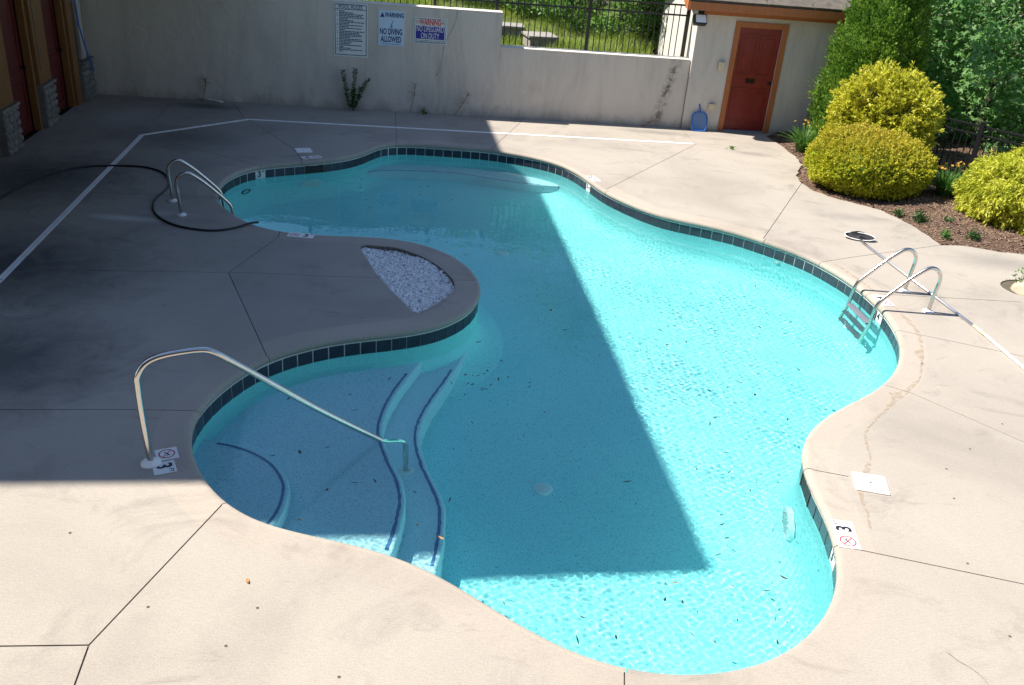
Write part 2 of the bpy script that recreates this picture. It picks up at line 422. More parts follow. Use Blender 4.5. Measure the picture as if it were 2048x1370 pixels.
def water_mat():
    m = bpy.data.materials.new('pool_water'); m.use_nodes = True
    nt = m.node_tree
    for n in list(nt.nodes): nt.nodes.remove(n)
    o = nd(nt, 'ShaderNodeOutputMaterial')
    g = nd(nt, 'ShaderNodeBsdfGlass')
    g.inputs['Roughness'].default_value = 0.0; g.inputs['IOR'].default_value = 1.333
    g.inputs['Color'].default_value = (.74, .985, .99, 1)
    nt.links.new(g.outputs[0], o.inputs['Surface'])
    return m
M['water'] = water_mat()

# ------------------------------------------------------------------ pool outline
PO = resample(catmull(OUTLINE, True, 8), .05)
_ar = np.sum(PO[:, 0] * np.roll(PO[:, 1], -1) - np.roll(PO[:, 0], -1) * PO[:, 1])
if _ar < 0: PO = PO[::-1].copy()
for _ in range(6): PO = .5 * PO + .25 * (np.roll(PO, 1, 0) + np.roll(PO, -1, 0))
PN = normals2(PO)                                   # pointing out of the pool
for _ in range(4):
    PN = .5 * PN + .25 * (np.roll(PN, 1, 0) + np.roll(PN, -1, 0))
PN /= np.linalg.norm(PN, axis=1)[:, None]
NP_ = len(PO)
PS = np.concatenate([[0], np.cumsum(np.linalg.norm(np.roll(PO, -1, 0) - PO, axis=1))])
PER = PS[-1]

def at_s(s, off=0.0):
    """point and outward normal at arc length s, moved out by off"""
    s = s % PER
    i = int(np.searchsorted(PS, s, side='right') - 1) % NP_
    t = (s - PS[i]) / max(PS[i + 1] - PS[i], 1e-9)
    j = (i + 1) % NP_
    p = PO[i] * (1 - t) + PO[j] * t
    n = PN[i] * (1 - t) + PN[j] * t
    n = n / np.linalg.norm(n)
    return p + n * off, n

def near_s(p):
    return float(PS[int(np.argmin(np.linalg.norm(PO - np.asarray(p)[:2], axis=1)))])

COPE = 0.055
RING = resample(PO + PN * COPE, .06)

# ------------------------------------------------------------------ deck (slabs cut by saw joints)
WALLB = lambda x: 17.719 + .12274 * x             # line of the long wall
LW0 = Vector((-7.467, 12.271, 0)); LWU = Vector((-.16204, .98678, 0)); LWN = Vector((.98678, .16204, 0))
def lw(y, out=0.0, z=0.0):
    """point on the lodge wall: y metres along it, out metres in front of it"""
    return LW0 + LWU * y + LWN * out + UP * z

MULCH_C = resample(np.array(MULCH), .12, closed=False)
MULCH_C[1:-1] += rng.normal(0, .012, MULCH_C[1:-1].shape)
_lwA = lw(-5.6); _lwB = lw(4.5)
outer = [(_lwA.x - .3, -3.0), (_lwA.x - .3, _lwA.y), (_lwA.x, _lwA.y), (_lwB.x, _lwB.y), (-8.1, WALLB(-8.1) + .05), (2.9, WALLB(2.9) + .05), (5.0, WALLB(5.0) + .03)] + [tuple(p) for p in MULCH_C] + [(9.5, 11.0), (9.5, -3.0)]
outer = outer[::-1]
pl_c = np.array(PLANTER[0]); PLANT_R = .33
pl_poly = [(pl_c[0] + PLANT_R * math.cos(a) * 1.15, pl_c[1] + PLANT_R * math.sin(a)) for a in np.linspace(0, 2 * math.pi, 25)[:-1]]
GRAV = resample(catmull(np.array(GRAVEL), True, 3), .08)

cv, ce = [], []
def add_loop(P):
    n = len(cv)
    for p in P: cv.append(Vector((float(p[0]), float(p[1]))))
    for k in range(len(P)): ce.append((n + k, n + (k + 1) % len(P)))
BAND = resample(PO + PN * .27, .08)
add_loop(outer); add_loop(RING); add_loop(BAND); add_loop(GRAV); add_loop(pl_poly)
JW = .0045
jq = []
for J in JOINTS:
    for a, b in zip(J[:-1], J[1:]):
        a = np.array(a); b = np.array(b); d = (b - a) / np.linalg.norm(b - a); n = np.array([-d[1], d[0]]) * JW
        w = 1.15 if a[1] < 5.5 and a[0] < -1 else 1.0
        q = [a - d * JW * .6 + n * w, a - d * JW * .6 - n * w, b + d * JW * .6 - n * w, b + d * JW * .6 + n * w]
        jq.append(np.array(q)); add_loop(q)
rv, re_, rf, _a, _b, _c = delaunay_2d_cdt(cv, ce, [], 0, 1e-5)
RV = np.array([(v.x, v.y) for v in rv]); TR = np.array([t for t in rf if len(t) == 3], dtype=int)
CEN = RV[TR].mean(1)
dom = inside(CEN, outer) & ~inside(CEN, RING) & ~inside(CEN, GRAV) & ~inside(CEN, pl_poly)
injoint = np.zeros(len(TR), bool)
for q in jq: injoint |= inside(CEN, q)
slab_t = dom & ~injoint; fill_t = dom & injoint
edge_of = {}
for ti in np.nonzero(slab_t)[0]:
    a, b, c_ = TR[ti]
    for e in ((a, b), (b, c_), (c_, a)): edge_of.setdefault(tuple(sorted(e)), []).append(ti)
in_band = inside(CEN, BAND)
par = {int(t): int(t) for t in np.nonzero(slab_t)[0]}
def find(x):
    while par[x] != x: par[x] = par[par[x]]; x = par[x]
    return x
for e, ts in edge_of.items():
    if len(ts) == 2 and in_band[ts[0]] == in_band[ts[1]]: par[find(int(ts[0]))] = find(int(ts[1]))
comp = {}
for t in par: comp.setdefault(find(t), []).append(t)
deck = thing('pool_deck', 'sun-bleached beige concrete deck around the pool', None, (0, 0, 0), kind='structure')
def flat_mesh(name, tris, z, mat, parent, skirt):
    used = sorted({int(i) for t in tris for i in TR[t]}); mp = {u: k for k, u in enumerate(used)}
    mb = MB(); mb.v = [(RV[u][0], RV[u][1], z) for u in used]
    cnt = {}
    for t in tris:
        a, b, c_ = [int(i) for i in TR[t]]
        A = (RV[b] - RV[a]); B = (RV[c_] - RV[a])
        if A[0] * B[1] - A[1] * B[0] < 0: b, c_ = c_, b
        mb.f.append((mp[a], mp[b], mp[c_]))
        for e in ((a, b), (b, c_), (c_, a)): cnt[e] = cnt.get(e, 0) + 1
    if skirt:
        for (a, b) in list(cnt):
            if (b, a) not in cnt:
                n = len(mb.v)
                mb.v += [(RV[a][0], RV[a][1], z - skirt), (RV[b][0], RV[b][1], z - skirt)]
                mb.f.append((mp[b], mp[a], n, n + 1))
    return mb.build(name, mat, parent)
tiny = []
for k, ts in comp.items():
    A = sum(abs(np.cross(RV[TR[t][1]] - RV[TR[t][0]], RV[TR[t][2]] - RV[TR[t][0]])) / 2 for t in ts)
    if A < .02: tiny += ts; continue
    if in_band[ts[0]]: flat_mesh('coping_band', ts, 0.0, M['coping'], deck, .07)
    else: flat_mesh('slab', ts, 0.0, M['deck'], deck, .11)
fo = flat_mesh('joint_filler', [int(t) for t in np.nonzero(fill_t)[0]] + tiny, -.009, M['joint'], deck, 0)

# ------------------------------------------------------------------ coping (cantilevered bullnose sections)
cuts = []
for J in JOINTS:
    for p in (J[0], J[-1]):
        p = np.array(p)
        dd = np.linalg.norm(PO - p, axis=1)
        if dd.min() < .30: cuts.append(float(PS[int(dd.argmin())]))
cuts = sorted(cuts)
cc = []
for s in cuts:
    if not cc or s - cc[-1] > .4: cc.append(s)
cuts = cc
prof = [(COPE, 0.0), (.045, -.0004), (.028, -.003), (.012, -.010), (.002, -.024), (0.0, -.040), (.003, -.054), (.012, -.066), (.03, -.072), (.10, -.074), (.10, -.09)]
coping = thing('pool_coping', 'rounded concrete coping edge following the curved pool', None, (0, 0, 0), kind='structure')
for k in range(len(cuts)):
    s0 = cuts[k] + .004; s1 = (cuts[(k + 1) % len(cuts)] + (PER if k == len(cuts) - 1 else 0)) - .004
    n = max(3, int((s1 - s0) / .06)); mb = MB(); m = len(prof)
    for i in range(n + 1):
        p, nn = at_s(s0 + (s1 - s0) * i / n)
        for o_, z in prof: mb.v.append((p[0] + nn[0] * o_, p[1] + nn[1] * o_, z))
    for i in range(n):
        for j in range(m - 1):
            a = i * m + j; mb.f.append((a, a + m, a + m + 1, a + 1))
    mb.f.append(tuple(range(m))); mb.f.append(tuple(range(n * m + m - 1, n * m - 1, -1)))
    mb.build('coping_section', M['coping'], coping, auto=35)

# ------------------------------------------------------------------ pool basin
FLOOR = ZW - 1.02
pool = thing('swimming_pool', 'freeform pool of pale plaster with navy waterline tiles and wide entry steps', 'swimming pool', (0, 9, 0))
def sweep_ring(prof, n_step, name, mat, parent, cap_bottom=False, smooth=True):
    P = resample(PO, n_step); N = normals2(P)
    for _ in range(6):
        N = .5 * N + .25 * (np.roll(N, 1, 0) + np.roll(N, -1, 0))
    N /= np.linalg.norm(N, axis=1)[:, None]
    m = len(prof); n = len(P)
    Vv = np.concatenate([np.concatenate([P + N * o_, np.full((n, 1), z)], 1)[:, None, :] for o_, z in prof], 1).reshape(-1, 3)
    F_ = []
    for i in range(n):
        for j in range(m - 1):
            a = i * m + j; b = ((i + 1) % n) * m + j
            F_.append((a, b, b + 1, a + 1))
    mb = MB(); mb.v = [tuple(v) for v in Vv]; mb.f = F_
    if cap_bottom: mb.f.append(tuple(i * m + m - 1 for i in range(n - 1, -1, -1)))
    return mb.build(name, mat, parent, smooth=False, auto=50 if smooth else None)
wi = .022                                           # wall face set back under the coping nose
sweep_ring([(wi + .012, -.07), (wi + .012, -.24), (wi + .002, -.245), (wi, -.26), (wi - .01, ZW - .62), (wi - .04, ZW - .78), (wi - .11, ZW - .91), (wi - .2, ZW - .98), (wi - .32, FLOOR)], .10, 'basin', M['plaster'], pool, True)
sweep_ring([(wi + .011, -.071), (wi + .0065, -.0712), (wi + .0065, -.236), (wi + .011, -.2365)], .08, 'tile_grout', M['grout'], pool)

sweep_ring([(wi + .006, -.0725), (wi - .003, -.0742), (wi - .003, -.0842), (wi + .006, -.0858)], .08, 'grout_bead', M['grout'], pool)
# waterline tiles, one by one
TP = PER / round(PER / .1556)
NT = int(round(PER / TP))
mark_s = {}
for key, p in (('3far', (-3.936, 13.05)), ('3half', (.772, 13.79)), ('4', (4.16, 9.55)), ('3near', (2.405, 5.0))):
    mark_s[int(near_s(p) / TP)] = key
skim = set()
for p, w in ((at_s(near_s((-3.28, 13.45)))[0], .29), (at_s(near_s((2.30, 5.90)))[0], .25)):
    s = near_s(p)
    for k in range(NT):
        if abs(((k + .5) * TP - s + PER / 2) % PER - PER / 2) < w / 2: skim.add(k)
tile_me = None
TZ0, TZ1 = -.2335, -.0865
for k in range(NT):
    sm = (k + .5) * TP
    p, n = at_s(sm, wi)
    if k in skim: continue
    if tile_me is None:
        mb = MB(); mb.frame((-TP / 2 + .0055, -.0015, TZ0), (TP - .011, 0, 0), (0, .008, 0), (0, 0, TZ1 - TZ0), .0018)
        to = mb.build('tile', M['tile'], None); tile_me = to.data
        tile_w = tile_me.copy(); tile_w.materials.clear(); tile_w.materials.append(M['white_tile'])
        o = to
    else:
        o = bpy.data.objects.new('tile', tile_me); COL.objects.link(o)
    if k in mark_s: o.data = tile_w; o.name = 'depth_tile'
    o.parent = pool
    o.location = Vector((p[0], p[1], random.gauss(0, .0008))) - pool.location
    o.rotation_euler = (random.gauss(0, .004), 0, math.atan2(n[1], n[0]) - math.pi / 2)
    if k in mark_s: mark_s[k] = (mark_s[k], o)

def txt(name, body, size, mat, parent, mtx, sx=1.0, bold=0.0, align='CENTER'):
    """flat lettering as a mesh, laid in the plane of mtx"""
    cu = bpy.data.curves.new(name, 'FONT')
    cu.body = body; cu.size = size; cu.align_x = align; cu.align_y = 'CENTER'
    cu.offset = bold; cu.extrude = .0004; cu.resolution_u = 3
    t = bpy.data.objects.new('t', cu); COL.objects.link(t)
    me = bpy.data.meshes.new_from_object(t)
    bpy.data.objects.remove(t); bpy.data.curves.remove(cu)
    off = wloc(parent) if parent else Vector((0, 0, 0))
    me.transform(Matrix.Translation(-off) @ mtx @ Matrix.Diagonal((sx, 1, 1, 1)))
    me.name = name
    return link(name, me, mat, parent)
def basis(x, y, z, o):
    x, y, z = Vector(x), Vector(y), Vector(z)
    return Matrix(((x.x, y.x, z.x, o[0]), (x.y, y.y, z.y, o[1]), (x.z, y.z, z.z, o[2]), (0, 0, 0, 1)))
for k, v in mark_s.items():
    key, o = v
    p, n = at_s((k + .5) * TP, wi - .0025)
    x = Vector((n[1], -n[0], 0)) ; z = Vector((-n[0], -n[1], 0)); x = UP.cross(z)
    def on_tile(name, body, size, dx, dz, bold):
        q = Vector((p[0], p[1], -.14)) + x * dx + UP * dz
        txt(name, body, size, M['ink'], pool, basis(x, UP, z, q), 1, bold)
    if key == '3half':
        on_tile('depth_numeral', '3', .10, -.03, .012, .003); on_tile('depth_numeral', '1/2', .045, .035, .005, .001)
    else:
        on_tile('depth_numeral', key[0], .125, -.02, .005, .004); on_tile('depth_unit', 'FT', .04, .045, .035, .001)

# skimmer throats: flat black sheets painted as the shade inside the openings
for p in ((-3.28, 13.45), (2.30, 5.90)):
    s = near_s(p)
    ks = [k for k in skim if abs(((k + .5) * TP - s + PER / 2) % PER - PER / 2) < .3]
    s0, s1 = min(ks) * TP + .004, (max(ks) + 1) * TP - .004
    mb = MB(); c0, n0 = at_s((s0 + s1) / 2, wi + .004); x = np.array([-n0[1], n0[0]]); w = (s1 - s0) / 2
    M['throat'] = M.get('throat') or simple('skimmer_throat', (.012, .012, .012), .6)
    pts = lambda o_, z: [(c0[0] + n0[0] * o_ + x[0] * q, c0[1] + n0[1] * o_ + x[1] * q, z) for q in (-w, w)]
    mb.add(pts(.0, -.083) + pts(0.0, -.235) + pts(.004, -.083) + pts(.004, -.235), [(0, 1, 3, 2), (4, 6, 7, 5)])
    mb.build('skimmer_mouth', M['throat'], pool)
    mb = MB()
    xv = Vector((x[0], x[1], 0)); nv = Vector((n0[0], n0[1], 0)); cv0 = Vector((c0[0], c0[1], 0)) - nv * .006
    mb.frame(cv0 - xv * (w) + UP * -.236, xv * .012, nv * .008, UP * .155)
    mb.frame(cv0 + xv * (w - .012) + UP * -.236, xv * .012, nv * .008, UP * .155)
    mb.frame(cv0 - xv * (w - .013) + UP * -.09, xv * (2 * w - .026), nv * .008, UP * .010)
    M['throat_frame'] = M.get('throat_frame') or simple('skimmer_frame', (.05, .045, .035), .5)
    mb.build('skimmer_frame', M['throat_frame'], pool)

# entry steps and swim bench (solid blocks that run back under the coping)
def step_block(name, curve, z, close, line_off=.05, ext=(.5, .5)):
    C_ = catmull(np.array(curve), False, 5)
    t = np.gradient(C_, axis=0); t /= np.linalg.norm(t, axis=1)[:, None]
    nn = np.stack([t[:, 1], -t[:, 0]], 1)
    if np.dot(C_[len(C_) // 2] + nn[len(C_) // 2] - np.array(close[0]), C_[len(C_) // 2] - np.array(close[0])) < 0: nn = -nn
    mid = C_[len(C_) // 2]; cen = np.mean(np.array(close), 0)
    if np.dot(nn[len(C_) // 2], mid - cen) < 0: nn = -nn
    N_ = C_ + nn * line_off
    # extend both ends outwards
    e0 = N_[0] - t[0] * ext[0]; e1 = N_[-1] + t[-1] * ext[1]
    E_ = np.vstack([e0, N_, e1]); EN = np.vstack([nn[0], nn, nn[-1]])
    prof = [(-.03, 0), (-.015, -.004), (-.004, -.015), (0, -.03), (0, FLOOR - z - .01)]
    mb = MB(); m = len(prof); n = len(E_)
    for i in range(n):
        for o_, dz in prof: mb.v.append((E_[i][0] + EN[i][0] * o_, E_[i][1] + EN[i][1] * o_, z + dz))
    flip = False
    for i in range(n - 1):
        for j in range(m - 1):
            a = i * m + j; mb.f.append((a, a + 1, a + m + 1, a + m))
    base = len(mb.v)
    for q in close: mb.v.append((q[0], q[1], z))
    top = [i * m for i in range(n)] + [base + i for i in range(len(close))]
    mb.f.append(tuple(top))
    o = mb.build(name, M['step_plaster'], pool, auto=50)
    bm = bmesh.new(); bm.from_mesh(o.data); bmesh.ops.recalc_face_normals(bm, faces=bm.faces)
    top_f = max(bm.faces, key=lambda f: f.calc_area())
    if top_f.normal.z < 0: bmesh.ops.reverse_faces(bm, faces=bm.faces)
    bm.to_mesh(o.data); bm.free()
    # dark edge tile strip on the tread
    mb = MB(); L_ = C_
    for i in range(len(L_)):
        for q in (-.012, .012): mb.v.append((L_[i][0] + nn[i][0] * q, L_[i][1] + nn[i][1] * q, z + .004))
    for i in range(len(L_) - 1):
        a = 2 * i; mb.f.append((a, a + 1, a + 3, a + 2))
    s_ = mb.build('edge_stripe', M['step_tile'], pool)
    bm = bmesh.new(); bm.from_mesh(s_.data)
    for f in bm.faces:
        f.normal_update()
        if f.normal.z < 0: f.normal_flip()
    bm.to_mesh(s_.data); bm.free()
    return o
step_block('step', STEP_LOW, ZW - .68, [(-.5, 4.0), (-3.6, 4.0), (-3.6, 8.9), (-.9, 8.9)])
step_block('step', STEP_MID, ZW - .42, [(-.9, 4.0), (-3.5, 4.0), (-3.5, 8.6), (-1.2, 8.6)])
step_block('step', STEP_TOP, ZW - .22, [(-1.75, 4.2), (-3.4, 4.2), (-3.4, 6.0)], .05)
step_block('bench', BENCH[:-1], ZW - .60, [(.75, 14.55), (.9, 15.6), (-3.2, 15.8), (-3.4, 14.6)], .04, (.5, .30))

# underwater fittings
FITC = {'plas': M['plastic_white']}
for x, y in DRAINS:
    mb = MB(); mb.lathe([(.085, .002), (.085, .012), (.075, .02), (.03, .026)], (x, y, FLOOR), 24)
    mb.build('main_drain', M['plastic_white'], pool, auto=30)
def wall_fit(key, R, ring=False):
    x, y, z = FITTINGS[key]
    p, n = at_s(near_s((x, y)), wi - .012 - (.03 if z < ZW - .6 else 0))
    ax = (-n[0], -n[1], 0)
    c0 = (p[0], p[1], z)
    mb = MB()
    if ring:
        mb.lathe([(R * .72, -.02), (R * .72, .018), (R, .012), (R, -.02)], c0, 28, ax, True)
        mb.build('return_ring', M['joint_ring'], pool, auto=40)
    else:
        mb.lathe([(R, -.03), (R, .004), (R * .93, .016), (R * .80, .018), (R * .76, .010), (R * .4, .018)], c0, 32, ax)
        o = mb.build('pool_light', M['plastic_white'], pool, auto=35)
        if R > .1:
            mb = MB(); e = Vector((-ax[1], ax[0], 0))
            for k in range(-3, 4):
                h = math.sqrt(max(0, (R * .62) ** 2 - (k * R * .18) ** 2))
                c1 = Vector(c0) + e * k * R * .18 + Vector(ax) * .012
                mb.frame(c1 - UP * h - e * .004, e * .008, Vector(ax) * .012, UP * 2 * h)
            mb.build('light_louvre', M['plastic_white'], o)
M['joint_ring'] = simple('dark_ring', (.03, .12, .15), .5)
wall_fit('light_far', .19); wall_fit('light_near', .185); wall_fit('ret', .035); wall_fit('ring', .10, True)

# ------------------------------------------------------------------ water surface with real ripples
def water_body():
    st = .0105
    x0, y0 = PO.min(0) - .1; x1, y1 = PO.max(0) + .1
    nx = int((x1 - x0) / st); ny = int((y1 - y0) / st)
    X, Y = np.meshgrid(x0 + st * np.arange(nx + 1), y0 + st * np.arange(ny + 1))
    # keep cells inside the outline pushed out by 3 cm: scanline fill
    big = PO + PN * .035
    ins = np.zeros(X.shape, bool)
    px, py = big[:, 0], big[:, 1]; qx, qy = np.roll(px, -1), np.roll(py, -1)
    for r in range(ny + 1):
        y = Y[r, 0]
        c_ = (py > y) != (qy > y)
        xs = np.sort(px[c_] + (y - py[c_]) * (qx[c_] - px[c_]) / (qy[c_] - py[c_]))
        for a, b in zip(xs[::2], xs[1::2]): ins[r] |= (X[r] > a) & (X[r] < b)
    cell = ins[:-1, :-1] | ins[1:, :-1] | ins[:-1, 1:] | ins[1:, 1:]
    r2 = np.random.default_rng(3)
    Z = np.zeros(X.shape)
    for lam_lo, lam_hi, cnt, slope in ((.034, .05, 36, .0075), (.05, .085, 40, .0085), (.085, .18, 30, .006), (.25, .6, 14, .006), (.8, 1.6, 6, .004)):
        for _ in range(cnt):
            lam = r2.uniform(lam_lo, lam_hi); k = 2 * math.pi / lam; th = r2.uniform(0, 2 * math.pi)
            a = slope / k * math.sqrt(2.0 / cnt)
            Z += a * np.sin(k * (X * math.cos(th) + Y * math.sin(th)) + r2.uniform(0, 6.28))
    sm = lambda t: np.clip(t, 0, 1) ** 2 * (3 - 2 * np.clip(t, 0, 1))
    calm = 1 - sm((Y - 8.2) / 5.0) * sm((1.8 - X) / 3.0)
    Z *= .95 + .35 * np.sin(X * 1.9 + 1.1 * np.sin(Y * 1.3)) * np.sin(Y * 2.3 + .9 * np.sin(X * 1.7)) + .2 * np.sin(X * 5.1 + Y * 3.7)
    Z *= WAVE_CALM + (1 - WAVE_CALM) * calm
    idx = -np.ones(X.shape, int)
    need = np.zeros(X.shape, bool)
    need[:-1, :-1] |= cell; need[1:, :-1] |= cell; need[:-1, 1:] |= cell; need[1:, 1:] |= cell
    idx[need] = np.arange(need.sum()); nv = need.sum()
    Vt = np.stack([X[need], Y[need], ZW + Z[need]], 1)
    a = idx[:-1, :-1][cell]; b = idx[:-1, 1:][cell]; c_ = idx[1:, 1:][cell]; d = idx[1:, :-1][cell]
    F_ = np.stack([a, b, c_, d], 1)
    o = np_mesh('water', Vt, F_, M['water'], None, True)
    tag(o, 'clear turquoise pool water with fine ripples', None, None, 'structure')
    o.cycles.is_caustics_caster = True
    return o
WAVE_CALM = .22
water = water_body()
for o in list(pool.children):
    o.cycles.is_caustics_receiver = True

# ------------------------------------------------------------------ more materials
def stucco(name, base, mold=None):
    m, nt, b = new_mat(name)
    p = pos(nt)
    st = noise(nt, pos(nt, (1.2, 1.2, .30)), 1.7, 7, .7, .5)
    col = ramp(nt, st, [(.28, tuple(x * .82 for x in base)), (.52, base), (.75, tuple(x * 1.06 for x in base))])
    st2 = ramp(nt, noise(nt, pos(nt, (1, 1, .35)), 1.4, 7, .7, .8), [(.56, 0.0), (.74, 1.0)])
    col = mix(nt, col, (base[0] * .62, base[1] * .56, base[2] * .48), mixf(nt, st2, .55))
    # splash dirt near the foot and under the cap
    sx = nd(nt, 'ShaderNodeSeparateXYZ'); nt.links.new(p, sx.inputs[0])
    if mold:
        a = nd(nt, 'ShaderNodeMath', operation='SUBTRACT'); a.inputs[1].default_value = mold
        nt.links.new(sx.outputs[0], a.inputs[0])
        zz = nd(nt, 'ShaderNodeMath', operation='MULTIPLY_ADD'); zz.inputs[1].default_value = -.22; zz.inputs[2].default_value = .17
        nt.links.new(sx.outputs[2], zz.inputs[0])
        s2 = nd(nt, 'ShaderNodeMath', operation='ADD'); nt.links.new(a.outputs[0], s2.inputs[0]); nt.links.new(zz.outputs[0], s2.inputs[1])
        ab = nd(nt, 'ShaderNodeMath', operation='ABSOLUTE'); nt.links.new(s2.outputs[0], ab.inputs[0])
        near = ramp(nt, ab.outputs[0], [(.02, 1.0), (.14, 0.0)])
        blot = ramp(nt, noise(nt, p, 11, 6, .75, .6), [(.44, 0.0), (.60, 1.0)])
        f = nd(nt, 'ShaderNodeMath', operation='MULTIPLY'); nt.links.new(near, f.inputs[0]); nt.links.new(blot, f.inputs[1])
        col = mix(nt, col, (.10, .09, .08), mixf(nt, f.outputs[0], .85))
    # grimy splash line at the foot, and brown drips
    ft = nd(nt, 'ShaderNodeMath', operation='MULTIPLY_ADD'); ft.inputs[1].default_value = .9
    nt.links.new(noise(nt, pos(nt, (1, 1, .5)), 3.0, 6, .7, .5), ft.inputs[0]); nt.links.new(sx.outputs[2], ft.inputs[2])
    col = mix(nt, col, (base[0] * .42, base[1] * .38, base[2] * .33), mixf(nt, ramp(nt, ft.outputs[0], [(.38, 1.0), (.62, 0.0)]), .55))
    dr_ = ramp(nt, noise(nt, pos(nt, (5, 5, .22)), 1.6, 5, .6, .3), [(.62, 0.0), (.74, 1.0)])
    col = mix(nt, col, (base[0] * .60, base[1] * .54, base[2] * .46), mixf(nt, dr_, .28))
    nt.links.new(col, b.inputs['Base Color'])
    b.inputs['Roughness'].default_value = .9
    b.inputs['Specular IOR Level'].default_value = .2
    tw = nd(nt, 'ShaderNodeMath', operation='MULTIPLY_ADD'); tw.inputs[1].default_value = .35
    nt.links.new(noise(nt, p, 60, 5, .7), tw.inputs[0]); nt.links.new(noise(nt, p, 5, 4, .6, .5), tw.inputs[2])
    bump(nt, b, tw.outputs[0], .5, .02)
    return m
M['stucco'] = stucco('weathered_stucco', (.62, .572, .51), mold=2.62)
M['shed_stucco'] = stucco('cream_stucco', (.62, .59, .545))
M['lodge_stucco'] = simple('dark_timber_siding', (.10, .075, .055), .8, var=.25, vscale=4, stretch=(1, 1, 6), bmp=.2)
M['lodge_base'] = stucco('lodge_stucco', (.42, .39, .35))
M['orange'] = simple('orange_stained_wood', (.40, .135, .045), .55, var=.18, vscale=7, stretch=(6, 6, .6), bmp=.1, bscale=30)
M['orange2'] = simple('ochre_stained_wood', (.36, .17, .05), .55, var=.2, vscale=7, stretch=(6, 6, .6), bmp=.1, bscale=30)
M['red_door'] = simple('barn_red_paint', (.205, .014, .014), .42, var=.22, vscale=5)
M['dark_metal'] = simple('dark_bronze_metal', (.02, .018, .016), .4, .6)
M['black_fence'] = simple('black_powder_coat', (.012, .012, .016), .35, 0.0, spec=.5)
M['grey_sill'] = simple('grey_sill', (.22, .25, .30), .5, var=.1)
M['roof'] = simple('grey_shingle', (.115, .10, .085), .92, var=.35, vscale=9, bmp=.5, bscale=150)
M['stone'] = simple('fieldstone', (.19, .175, .16), .85, var=.45, vscale=5, bmp=.5, bscale=25)
M['mortar'] = simple('mortar', (.16, .155, .15), .95, var=.2)
M['blue'] = simple('blue_plastic', (.02, .13, .55), .35)
M['rubber'] = simple('black_rubber', (.016, .016, .018), .45)
M['cream'] = simple('cream_plastic', (.62, .55, .40), .5, var=.05)
M['alum'] = simple('brushed_aluminium', (.68, .69, .72), .3, 1.0, var=.05)
M['bark'] = simple('bark', (.11, .085, .065), .9, var=.35, vscale=12, bmp=.6, bscale=40, stretch=(2, 2, .4))
M['dry'] = simple('dry_stalk', (.20, .12, .06), .9, var=.3, vscale=20)

def leaf_mat(name, cols, trans=.35, clump=2.5, fine=40.0, rough=.5, tip=None, tipz=None):
    m = bpy.data.materials.new(name); m.use_nodes = True
    nt = m.node_tree; b = nt.nodes['Principled BSDF']; o = nt.nodes['Material Output']
    p = pos(nt)
    f1 = noise(nt, p, clump, 3, .6); f2 = noise(nt, p, fine, 2, .6)
    s = nd(nt, 'ShaderNodeMath', operation='MULTIPLY_ADD'); s.inputs[1].default_value = .55
    nt.links.new(f2, s.inputs[0])
    s0 = mixf(nt, f1, .45); nt.links.new(s0, s.inputs[2])
    col = ramp(nt, s.outputs[0], [(.33, cols[0]), (.5, cols[1]), (.66, cols[2])])
    if tip:
        sx = nd(nt, 'ShaderNodeSeparateXYZ'); nt.links.new(p, sx.inputs[0])
        q = nd(nt, 'ShaderNodeMath', operation='MULTIPLY_ADD'); q.inputs[1].default_value = .8; nt.links.new(f2, q.inputs[0]); nt.links.new(sx.outputs[2], q.inputs[2])
        tz = nd(nt, 'ShaderNodeMapRange'); tz.inputs[1].default_value = tipz[0]; tz.inputs[2].default_value = tipz[1]
        nt.links.new(q.outputs[0], tz.inputs[0])
        col = mix(nt, col, tip, tz.outputs[0])
    nt.links.new(col, b.inputs['Base Color'])
    b.inputs['Roughness'].default_value = rough
    b.inputs['Specular IOR Level'].default_value = .35
    t = nd(nt, 'ShaderNodeBsdfTranslucent')
    hc = mix(nt, col, (1.0, 1.15, .55), .6, 'MULTIPLY')
    nt.links.new(hc, t.inputs[0])
    mx = nd(nt, 'ShaderNodeMixShader'); mx.inputs[0].default_value = trans
    nt.links.new(b.outputs[0], mx.inputs[1]); nt.links.new(t.outputs[0], mx.inputs[2])
    nt.links.new(mx.outputs[0], o.inputs[0])
    return m
M['gum'] = leaf_mat('sweetgum_leaf', [(.08, .19, .06), (.19, .38, .13), (.36, .55, .26)], .5, 1.2, 14, rough=.5)
M['bgleaf'] = leaf_mat('woodland_leaf', [(.07, .16, .04), (.17, .32, .08), (.32, .47, .15)], .45, .8, 12)
M['arbor'] = leaf_mat('arborvitae_leaf', [(.045, .12, .015), (.13, .26, .03), (.30, .42, .07)], .3, 2.2, 20)
M['yellow'] = leaf_mat('gold_thread_leaf', [(.26, .30, .02), (.56, .54, .05), (.78, .72, .12)], .35, 3, 24)
M['gold'] = leaf_mat('golden_dome_leaf', [(.24, .31, .02), (.50, .51, .035), (.70, .66, .07)], .35, 3, 34, tip=(.58, .43, .07), tipz=(.85, 1.7))
M['lemon'] = leaf_mat('lemon_thread_leaf', [(.26, .32, .02), (.55, .56, .06), (.77, .74, .14)], .35, 3, 24)
M['lily'] = leaf_mat('daylily_leaf', [(.05, .13, .025), (.10, .23, .045), (.19, .34, .09)], .35, 4, 20)
M['lilyflower'] = simple('daylily_petal', (.60, .36, .07), .6, var=.35, vscale=14)
M['grass'] = leaf_mat('meadow_grass', [(.15, .21, .04), (.27, .36, .07), (.46, .47, .17)], .4, .8, 10)
M['weed'] = leaf_mat('weed_leaf', [(.02, .06, .015), (.04, .11, .025), (.08, .17, .04)], .3, 5, 25)
M['litter'] = simple('leaf_litter', (.035, .045, .02), .95, var=.5, vscale=4, bmp=.5)
